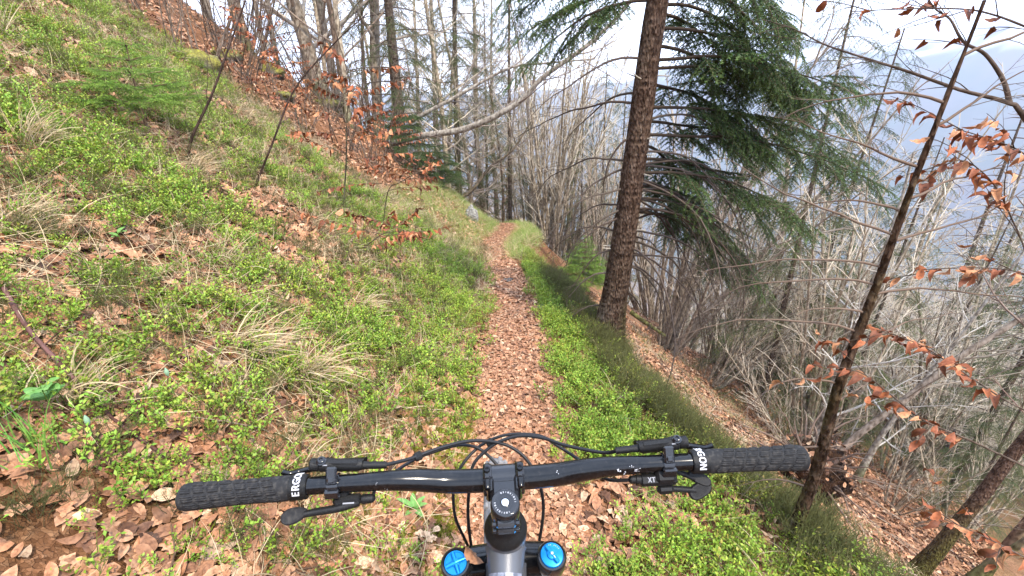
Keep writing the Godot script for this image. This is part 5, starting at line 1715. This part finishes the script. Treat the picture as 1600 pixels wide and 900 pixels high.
	mb.lathe(Transform3D(Basis(Vector3.RIGHT, fA, -fF), Fp.call(-0.178, 0.0)), [Vector2(0.029, 0), Vector2(0.030, 0.004), Vector2(0.028, 0.03), Vector2(0.0275, 0.09), Vector2(0.0288, 0.118), Vector2(0.0278, 0.122), Vector2(0.01, 0.122)], 36, K)
	var frame := part("frame", mb, MT["frame grey"], bike)
	var tt := MB.new()
	var top := [Fp.call(-0.084, -0.014), Fp.call(-0.086, -0.03), Fp.call(-0.098, -0.09), Fp.call(-0.125, -0.2), Fp.call(-0.19, -0.42), Fp.call(-0.23, -0.56)]
	var tp := smooth(top, 6)
	var tr := PackedFloat32Array()
	for i in tp.size():
		tr.append(lerpf(0.0285, 0.021, clampf(i / 12.0, 0.0, 1.0)))
	tt.tube(tp, tr, 28, K, K, true, 0.86)
	part("top_tube", tt, MT["frame grey"], bike)
	tt = MB.new()                                        # clear scuffed protection film on the top tube
	for i in range(4, 26):
		if i < 8: continue
		for k in 10:
			var quad := []
			for e in [[i, k], [i + 1, k], [i + 1, k + 1], [i, k + 1]]:
				var t: Vector3 = (tp[e[0] + 1] - tp[e[0] - 1]).normalized()
				var w := t.cross(Vector3.RIGHT).normalized()
				if w.y < 0.0: w = -w
				var a: float = PI * (0.16 + 0.68 * e[1] / 10.0)
				quad.append(tp[e[0]] + (Vector3.RIGHT * cos(a) + w * sin(a) * 0.86) * (tr[e[0]] + 0.0008))
			tt.tri_out(quad[0], quad[1], quad[2], tp[i], K); tt.tri_out(quad[0], quad[2], quad[3], tp[i], K)
	part("protection_film", tt, MT["scuffed film"], bike)
	for q in [["down_tube", [Fp.call(-0.15, -0.01), Fp.call(-0.2, -0.06), Fp.call(-0.5, -0.36), Fp.call(-0.66, -0.5)], 0.03], ["seat_tube", [Fp.call(-0.66, -0.5), Fp.call(-0.4, -0.53), Fp.call(-0.16, -0.57)], 0.018], ["seatpost", [Fp.call(-0.2, -0.563), Fp.call(0.0, -0.59)], 0.0155]]:
		tt = MB.new()
		var p := smooth(q[1], 6)
		tt.tube(p, ramp(p.size(), q[2], q[2]), 20, K, K, true)
		part(q[0], tt, MT["frame grey"], bike)
	for sx in [-1.0, 1.0]:
		tt = MB.new()
		var p := smooth([Fp.call(-0.64, -0.52) + Vector3(sx * 0.03, 0, 0), Fp.call(-0.62, -0.7) + Vector3(sx * 0.05, 0, 0), Fp.call(-0.555, -0.94) + Vector3(sx * 0.07, 0, 0)], 5)
		tt.tube(p, ramp(p.size(), 0.014, 0.01), 12, K, K, true)
		p = smooth([Fp.call(-0.3, -0.55) + Vector3(sx * 0.02, 0, 0), Fp.call(-0.42, -0.7) + Vector3(sx * 0.06, 0, 0), Fp.call(-0.555, -0.94) + Vector3(sx * 0.07, 0, 0)], 5)
		tt.tube(p, ramp(p.size(), 0.01, 0.009), 12, K, K, true)
		part("rear_stay", tt, MT["frame grey"], bike)
	tt = MB.new()                                        # saddle
	var sc: Vector3 = Fp.call(0.02, -0.59)
	var sp := PackedVector3Array()
	var sr := PackedFloat32Array()
	for i in 14:
		var t := i / 13.0
		sp.append(sc + Vector3(0, 0.012 * sin(t * 6.0), -0.12 + 0.25 * t))
		sr.append(lerpf(0.018, 0.07, smoothstep(0.3, 0.85, t)) * sqrt(minf(1.0, 1.2 - t)))
	tt.tube(sp, sr, 20, K, K, true, 0.3)
	part("saddle", tt, MT["black plastic"], bike)
	# fork: steered, with a crown, two legs and their blue caps
	mb = MB.new()
	mb.tube(PackedVector3Array([S(-0.083, -0.162, -0.014), S(-0.06, -0.16, -0.006), S(0, -0.185, 0.006), S(0.055, -0.16, -0.006), S(0.076, -0.162, -0.014)]), PackedFloat32Array([0.02, 0.024, 0.026, 0.024, 0.02]), 20, K, K, true)
	var crown := part("fork_crown", mb, MT["black anodised"], bike)
	for sx in [-1.0, 1.0]:
		mb = MB.new()
		mb.lathe(Transform3D(Basis(SX, SA, -SF), S(sx * 0.069 - 0.004, -0.445, -0.014)), [Vector2(0.0175, 0), Vector2(0.0175, 0.28), Vector2(0.0205, 0.285), Vector2(0.0215, 0.29), Vector2(0.0215, 0.318), Vector2(0.0195, 0.3215), Vector2(0.017, 0.3215), Vector2(0.0168, 0.318), Vector2(0, 0.318)], 30, K)
		mb.lathe(Transform3D(Basis(SX, SA, -SF), S(sx * 0.069 - 0.004, -0.74, -0.014)), [Vector2(0.012, 0), Vector2(0.021, 0.02), Vector2(0.0225, 0.3), Vector2(0.018, 0.305)], 24, K)
		var leg := part("fork_leg", mb, MT["black gloss"], bike)
		mb = MB.new()
		var ca := -0.445 + 0.3185
		if sx < 0.0:
			mb.lathe(Transform3D(Basis(SX, SA, -SF), S(-0.073, ca, -0.014)), [Vector2(0.0164, -0.002), Vector2(0.0164, 0.0015), Vector2(0.0155, 0.003), Vector2(0.0142, 0.003), Vector2(0.0138, 0.0014), Vector2(0.0, 0.0014)], 30, K)
			for i in 4:                                  # four raised spokes with hollows between them
				var a := TAU * i / 4.0 + 0.35
				var u := SX * cos(a) + SF * sin(a)
				var w := -SX * sin(a) + SF * cos(a)
				mb.tube(PackedVector3Array([S(-0.073, ca + 0.0036, -0.014), S(-0.073, ca + 0.003, -0.014) + u * 0.006, S(-0.073, ca + 0.0018, -0.014) + u * 0.0145]), PackedFloat32Array([0.0046, 0.0034, 0.0030]), 10, K, K, true, 0.7)
				mb.rbox(Sb(u, SA, S(-0.073, ca + 0.001, -0.014) + u * 0.0125 + w * 0.0), Vector3(0.004, 0.004, 0.005), 0.0012, K)
			mb.lathe(Transform3D(Basis(SX, SA, -SF), S(-0.073, ca, -0.014)), [Vector2(0.006, 0.001), Vector2(0.0055, 0.0045), Vector2(0.0035, 0.0055), Vector2(0.0, 0.0055)], 20, K)
		else:
			mb.lathe(Transform3D(Basis(SX, SA, -SF), S(0.065, ca, -0.014)), [Vector2(0.0168, -0.002), Vector2(0.0168, 0.004), Vector2(0.0158, 0.0062), Vector2(0.0148, 0.0066), Vector2(0.0, 0.0066)], 32, K)
			var dial := Sb((SX * 0.55 - SF * 0.83), SA, S(0.065, ca + 0.0088, -0.014))
			mb.rbox(dial, Vector3(0.029, 0.005, 0.0065), 0.0016, K)
			mb.lathe(Transform3D(Basis(SX, SA, -SF), S(0.065, ca + 0.006, -0.014)), [Vector2(0.0075, 0.0), Vector2(0.0072, 0.0035), Vector2(0.006, 0.0045), Vector2(0.0, 0.0045)], 20, K)
		var fc := part("fork_cap", mb, MT["blue anodised"], bike)
		if sx > 0.0:
			mb = MB.new()
			var d2 := Sb((SX * 0.55 - SF * 0.83), SA, S(0.065, ca + 0.0115, -0.014))
			mb.lathe(d2, [Vector2(0.0019, 0), Vector2(0.0019, 0.0006), Vector2(0.001, 0.0007), Vector2(0.0008, 0.0), Vector2(0, 0)], 12, K)
			mb.rbox(d2 * Transform3D(Basis(), Vector3(0.0055, 0.0002, 0)), Vector3(0.004, 0.0004, 0.0011), 0.0001, K)
			for i in 9:
				var a := 0.6 + i * 0.2
				var u := SX * cos(a) + SF * sin(a)
				if i != 4:
					mb.rbox(Sb(u, SA, S(0.065, ca + 0.0067, -0.014) + u * 0.0128), Vector3(0.0014, 0.0002, 0.0007), 0.00004, K)
			part("cap_marking", mb, MT["white print"], fc)
	# wheels
	for rear in [false, true]:
		var ctr: Vector3 = S(-0.010, -0.722, 0.045) if not rear else Fp.call(-0.555, -0.94)
		var ax: Vector3 = SX if not rear else Vector3.RIGHT
		var u := ax.cross(Vector3.UP).normalized()
		var w := u.cross(ax).normalized()
		var ring := func(r: float) -> PackedVector3Array:
			var q := PackedVector3Array()
			for i in 73:
				q.append(ctr + (u * cos(TAU * i / 72.0) + w * sin(TAU * i / 72.0)) * r)
			return q
		mb = MB.new()
		mb.tube(ring.call(0.342), ramp(73, 0.031, 0.031), 16, K, K)
		var wheel := part("front_wheel" if not rear else "rear_wheel", mb, MT["tyre"], bike)
		mb = MB.new()
		for i in 96:
			var a := TAU * i / 96.0
			var rd := u * cos(a) + w * sin(a)
			var tn := -u * sin(a) + w * cos(a)
			for off_ in ([-0.011, 0.011] if i % 2 == 0 else [-0.024, 0.024]):
				var tilt: float = off_ / 0.031
				var o2: Vector3 = (rd * sqrt(1.0 - tilt * tilt) + ax * tilt)
				mb.rbox(Sb(tn, o2, ctr + rd * 0.342 + o2 * 0.0325), Vector3(0.013, 0.007, 0.011), 0.0015, K)
		part("tread_knobs", mb, MT["tyre"], wheel).set_meta("kind", "stuff")
		mb = MB.new()
		mb.tube(ring.call(0.307), ramp(73, 0.013, 0.013), 10, K, K)
		part("rim", mb, MT["black anodised"], wheel)
		mb = MB.new()
		for i in 28:
			var a := TAU * i / 28.0
			var side := 0.028 if i % 2 == 0 else -0.028
			mb.tube(PackedVector3Array([ctr + ax * side + (u * cos(a + 0.5) + w * sin(a + 0.5)) * 0.03, ctr + (u * cos(a) + w * sin(a)) * 0.3]), PackedFloat32Array([0.001, 0.001]), 5, K, K)
		mb.tube(PackedVector3Array([ctr - ax * 0.055, ctr + ax * 0.055]), PackedFloat32Array([0.018, 0.018]), 16, K, K, true)
		part("spokes", mb, MT["black anodised"], wheel)
	# brake levers: master cylinder, clamp band, lever blade, reservoir knob
	var boots := {}
	for sd in [-1.0, 1.0]:
		mb = MB.new()
		var c0 := bar_at(sd * 0.248) + SF * 0.022 + SA * 0.012
		var c1 := bar_at(sd * 0.183) + SF * 0.021 + SA * 0.006
		var cd := (c1 - c0).normalized()
		var cx := Sb(cd.cross(SA).cross(cd).cross(cd), cd, c0)
		var L := (c1 - c0).length()
		mb.lathe(cx, [Vector2(0, 0), Vector2(0.0068, 0), Vector2(0.0082, 0.0015), Vector2(0.0082, 0.011), Vector2(0.0072, 0.0122), Vector2(0.0088, 0.0135), Vector2(0.0088, 0.022), Vector2(0.0078, 0.03), Vector2(0.0076, L - 0.004), Vector2(0.0066, L - 0.0005), Vector2(0.0, L)], 24, K)
		mb.rbox(Sb(cd, SA, c0 + cd * L * 0.5 + SA * 0.0045), Vector3(L * 0.9, 0.0075, 0.011), 0.003, K)
		mb.rbox(Sb(cd, SA, c0 + cd * L * 0.55 - SA * 0.006 + SF * 0.002), Vector3(L * 0.8, 0.012, 0.014), 0.003, K)
		var brake := part("brake_lever", mb, MT["black plastic"], bike)
		mb = MB.new()
		mb.lathe(Sb(cd, SA, c0 + cd * 0.016 + SA * 0.007), [Vector2(0.0062, 0), Vector2(0.0062, 0.003), Vector2(0.0046, 0.0042), Vector2(0.0046, 0.0062), Vector2(0.0036, 0.007), Vector2(0.0024, 0.007), Vector2(0.0022, 0.005), Vector2(0, 0.005)], 20, K)
		part("bleed_screw", mb, MT["black gloss"], brake)
		mb = MB.new()
		mb.rbox(Sb(cd, SA, c0 + cd * 0.02 + SA * 0.0083 - SF * 0.0052), Vector3(0.0085, 0.0004, 0.0014), 0.0001, K)
		part("maker_print", mb, MT["grey print"], brake)
		# clamp band over the bar
		mb = MB.new()
		var bx: float = sd * 0.216
		var arch := PackedVector3Array()
		var rows := [[-0.0022, 0.0], [0.5, 0.0], [1.0, 0.0]]
		var rim := lerpf(0.0159, 0.0111, smoothstep(0.06, 0.2, 0.216))
		mb.tube(PackedVector3Array([bar_at(bx - 0.0068), bar_at(bx - 0.006), bar_at(bx + 0.006), bar_at(bx + 0.0068)]), PackedFloat32Array([rim + 0.001, rim + 0.0026, rim + 0.0026, rim + 0.001]), 28, K, K, true)
		mb.rbox(on_bar(bx, 0.3, rim + 0.002) * Transform3D(Basis(), Vector3(0, 0, -0.014)), Vector3(0.0135, 0.006, 0.022), 0.002, K)
		mb.rbox(on_bar(bx, -0.55, rim + 0.005), Vector3(0.0115, 0.008, 0.017), 0.003, K)
		mb.rbox(on_bar(bx, 0.9, rim + 0.0025), Vector3(0.0182, 0.0065, 0.011), 0.0018, K)
		mb.rbox(on_bar(bx, 1.55, rim + 0.003), Vector3(0.0185, 0.0065, 0.013), 0.0018, K)
		var clampb := part("brake_clamp", mb, MT["black gloss"], bike)
		mb = MB.new()
		mb.lathe(on_bar(bx, -0.62, rim + 0.0086), [Vector2(0.0044, 0), Vector2(0.0044, 0.001), Vector2(0.0034, 0.0016), Vector2(0.0024, 0.0016), Vector2(0.0022, 0.0002), Vector2(0, 0.0002)], 18, K)
		part("clamp_bolt", mb, MT["black anodised"], clampb)
		mb = MB.new()                                    # blade, reaching out ahead of the grip
		var bl := smooth([c1 + SF * 0.008 - SA * 0.006, bar_at(sd * 0.225) + SF * 0.036 - SA * 0.012, bar_at(sd * 0.265) + SF * 0.031 - SA * 0.016, bar_at(sd * 0.28) + SF * 0.026 - SA * 0.012, bar_at(sd * 0.29) + SF * 0.028 - SA * 0.009], 6)
		mb.tube(bl, ramp(bl.size(), 0.0068, 0.0048), 12, K, K, true, 0.55)
		part("lever_blade", mb, MT["black anodised"], brake)
		mb = MB.new()                                    # boot where the hose leaves
		var hb := c1 - SA * 0.002
		mb.tube(PackedVector3Array([hb - cd * 0.004, hb + cd * 0.006, hb + cd * 0.0065, hb + cd * 0.012, hb + cd * 0.0125, hb + cd * 0.03]), PackedFloat32Array([0.0052, 0.0052, 0.0046, 0.0046, 0.005, 0.0044]), 14, K, K, true)
		boots[sd] = hb + cd * 0.027
		part("hose_boot", mb, MT["black plastic"], brake)
	# left thumb lever for the seatpost
	mb = MB.new()
	mb.rbox(Sb(bar_dir(-0.2), SA, bar_at(-0.2) - SF * 0.014 - SA * 0.016), Vector3(0.036, 0.012, 0.014), 0.004, K)
	mb.rbox(Sb(bar_dir(-0.2), SA, bar_at(-0.206) - SF * 0.002 - SA * 0.014), Vector3(0.015, 0.018, 0.02), 0.004, K)
	var arm := smooth([bar_at(-0.186) - SF * 0.017 - SA * 0.017, bar_at(-0.21) - SF * 0.023 - SA * 0.017, bar_at(-0.235) - SF * 0.025 - SA * 0.018, bar_at(-0.25) - SF * 0.027 - SA * 0.017], 5)
	mb.tube(arm, ramp(arm.size(), 0.0062, 0.0048), 12, K, K, true, 0.7)
	var rem := part("seatpost_remote", mb, MT["black plastic"], bike)
	mb = MB.new()
	var oval := PackedVector2Array()
	for i in 22:
		var a := TAU * i / 22.0
		oval.append(Vector2(cos(a) * 0.0155, sin(a) * 0.0095 * (1.0 - 0.2 * cos(a))))
	var lp := Sb(bar_dir(-0.26).rotated(SA, 0.25), Vector3(0, -0.69, 0.72), bar_at(-0.262) - SF * 0.027 - SA * 0.018)
	lp = Transform3D(Basis(lp.basis.x, lp.basis.y, lp.basis.z), lp.origin)
	mb.prism(Transform3D(Basis(lp.basis.x, lp.basis.x.cross(Vector3(0, 0.69, 0.72)).normalized() * -1.0, Vector3(0, 0.69, 0.72)), lp.origin), oval, 0.007, 0.0018, K)
	part("lever_pad", mb, MT["grip rubber"], rem)
	mb = MB.new()
	mb.lathe(Sb(SA, bar_dir(-0.18), bar_at(-0.182) - SF * 0.015 - SA * 0.015), [Vector2(0, 0), Vector2(0.0058, 0), Vector2(0.0062, 0.002), Vector2(0.0055, 0.013), Vector2(0.0032, 0.016), Vector2(0, 0.017)], 18, K)
	part("cable_barrel", mb, MT["black plastic"], rem)
	mb = MB.new()
	mb.rbox(Sb(bar_dir(-0.2), Vector3(0, 0.69, 0.72), bar_at(-0.197) - SF * 0.0205 - SA * 0.0112), Vector3(0.014, 0.0004, 0.0018), 0.0001, K)
	part("maker_print", mb, MT["grey print"], rem)
	# right shifter
	mb = MB.new()
	var sb := bar_dir(0.2)
	var face := Vector3(0, 0.69, 0.72).normalized()
	mb.rbox(Sb(sb, face, bar_at(0.203) - SF * 0.014 - SA * 0.015), Vector3(0.05, 0.013, 0.016), 0.004, K)
	mb.rbox(Sb(sb, face, bar_at(0.212) - SF * 0.010 - SA * 0.012), Vector3(0.026, 0.02, 0.02), 0.004, K)
	mb.rbox(Sb(sb, face, bar_at(0.212) - SF * 0.023 - SA * 0.025), Vector3(0.022, 0.012, 0.012), 0.004, K)
	mb.rbox(Sb(sb, face, bar_at(0.214) - SF * 0.002 - SA * 0.012), Vector3(0.018, 0.02, 0.018), 0.004, K)
	mb.lathe(Sb(SA, -sb, bar_at(0.180) - SF * 0.0135 - SA * 0.0135), [Vector2(0, 0), Vector2(0.0062, 0), Vector2(0.0062, 0.006), Vector2(0.0052, 0.007), Vector2(0.0052, 0.013), Vector2(0.0034, 0.015), Vector2(0, 0.015)], 18, K)
	var shifter := part("gear_shifter", mb, MT["black plastic"], bike)
	var fx := Sb(sb, face, bar_at(0.193) - SF * 0.014 - SA * 0.015 + face * 0.0067)
	letter("XT", 0.0062, Transform3D(Basis(fx.basis.x, -fx.basis.z, fx.basis.y), fx.origin), MT["grey print"], shifter, 0.0005)
	for q in [[0.232, -0.004, -0.016, 0.254, -0.012, -0.022, 0.016, 0.0075, -0.5, "upshift_paddle"], [0.222, -0.022, -0.026, 0.2525, -0.024, -0.030, 0.0165, 0.0095, 0.45, "downshift_paddle"]]:
		mb = MB.new()
		var p := smooth([bar_at(q[0] - 0.015) + SF * q[1] + SA * q[2], bar_at(q[0]) + SF * q[1] + SA * (q[2] - 0.001), bar_at(q[3]) + SF * q[4] + SA * q[5]], 5)
		mb.tube(p, ramp(p.size(), 0.0048, 0.0045), 12, K, K, true, 0.7)
		oval = PackedVector2Array()
		for i in 22:
			var a := TAU * i / 22.0
			oval.append(Vector2(signf(cos(a)) * pow(absf(cos(a)), 0.8) * q[6], signf(sin(a)) * pow(absf(sin(a)), 0.8) * q[7]))
		var px_ := sb.rotated(face, q[8])
		px_ = (px_ - face * px_.dot(face)).normalized()
		var pxf := Transform3D(Basis(px_, face.cross(px_), face), bar_at(q[3] + 0.006) + SF * q[4] + SA * q[5])
		mb.prism(pxf, oval, 0.006, 0.0016, K)
		var pad := part(q[9], mb, MT["black plastic"], shifter)
		if q[9] == "downshift_paddle":
			mb = MB.new()
			for i in range(-9, 10):
				for j in range(-4, 5):
					if pow(i / 10.0, 2.0) + pow(j / 5.0, 2.0) < 0.82:
						mb.rbox(Transform3D(pxf.basis, pxf * Vector3(i * 0.00135 + 0.0006 * (j % 2), j * 0.0014, 0.0031)), Vector3(0.0008, 0.0008, 0.0007), 0.0002, K)
			part("grip_studs", mb, MT["grip rubber"], bike).set_meta("kind", "stuff")
	# hoses and cables: from the levers, looping ahead of the stem, down past the head tube
	var runs := [
		["brake_hose", 0.0025, [boots[-1.0], Vector3(-0.141, 1.039, -0.483), Vector3(-0.102, 1.035, -0.509), Vector3(-0.059, 1.027, -0.532), Vector3(-0.016, 1.012, -0.543), Vector3(0.011, 1.000, -0.537), Vector3(0.027, 0.987, -0.527), Vector3(0.037, 0.970, -0.519), Vector3(0.045, 0.945, -0.514), Vector3(0.049, 0.899, -0.516), Vector3(0.043, 0.831, -0.514), Vector3(0.028, 0.758, -0.511), Vector3(0.021, 0.636, -0.535)]],
		["seatpost_cable", 0.0023, [bar_at(-0.168) - SF * 0.014 - SA * 0.013, Vector3(-0.178, 1.022, -0.454), Vector3(-0.148, 1.012, -0.505), Vector3(-0.116, 1.015, -0.522), Vector3(-0.079, 1.017, -0.534), Vector3(-0.051, 1.005, -0.540), Vector3(-0.028, 0.992, -0.528), Vector3(-0.010, 0.973, -0.515), Vector3(-0.003, 0.931, -0.519), Vector3(-0.021, 0.845, -0.526)]],
		["brake_hose", 0.0025, [boots[1.0], Vector3(0.126, 1.040, -0.494), Vector3(0.078, 1.031, -0.518), Vector3(0.046, 1.027, -0.538), Vector3(0.011, 1.023, -0.547), Vector3(-0.022, 1.014, -0.543), Vector3(-0.044, 1.002, -0.533), Vector3(-0.058, 0.990, -0.522), Vector3(-0.063, 0.969, -0.513), Vector3(-0.068, 0.908, -0.509), Vector3(-0.066, 0.849, -0.506), Vector3(-0.058, 0.768, -0.504), Vector3(-0.056, 0.625, -0.530)]],
		["gear_cable", 0.0023, [bar_at(0.166) - SF * 0.0135 - SA * 0.0135, Vector3(0.133, 1.020, -0.464), Vector3(0.119, 1.009, -0.487), Vector3(0.098, 1.008, -0.514), Vector3(0.069, 1.016, -0.533), Vector3(0.042, 1.020, -0.551), Vector3(-0.004, 1.018, -0.556), Vector3(-0.038, 1.008, -0.552), Vector3(-0.060, 1.000, -0.537), Vector3(-0.076, 0.988, -0.521), Vector3(-0.085, 0.969, -0.513), Vector3(-0.089, 0.943, -0.508), Vector3(-0.087, 0.899, -0.505), Vector3(-0.074, 0.849, -0.506), Vector3(-0.065, 0.813, -0.507), Vector3(-0.061, 0.749, -0.512), Vector3(-0.058, 0.604, -0.543)]],
	]
	for r in runs:
		mb = MB.new()
		var p := smooth(r[2], 8)
		mb.tube(p, ramp(p.size(), r[1], r[1]), 12, K, K, true)
		part(r[0], mb, MT["cable black"], bike)
	for q in [[Vector3(-0.034, 1.012, -0.545), Vector3(0.010, 0.006, -0.003)], [Vector3(-0.131, 1.037, -0.490), Vector3(0.009, 0.002, -0.004)]]:
		mb = MB.new()
		mb.rbox(Sb(q[1], SA, q[0]), Vector3(0.011, 0.0072, 0.0125), 0.002, K)
		part("hose_clip", mb, MT["black plastic"], bike)
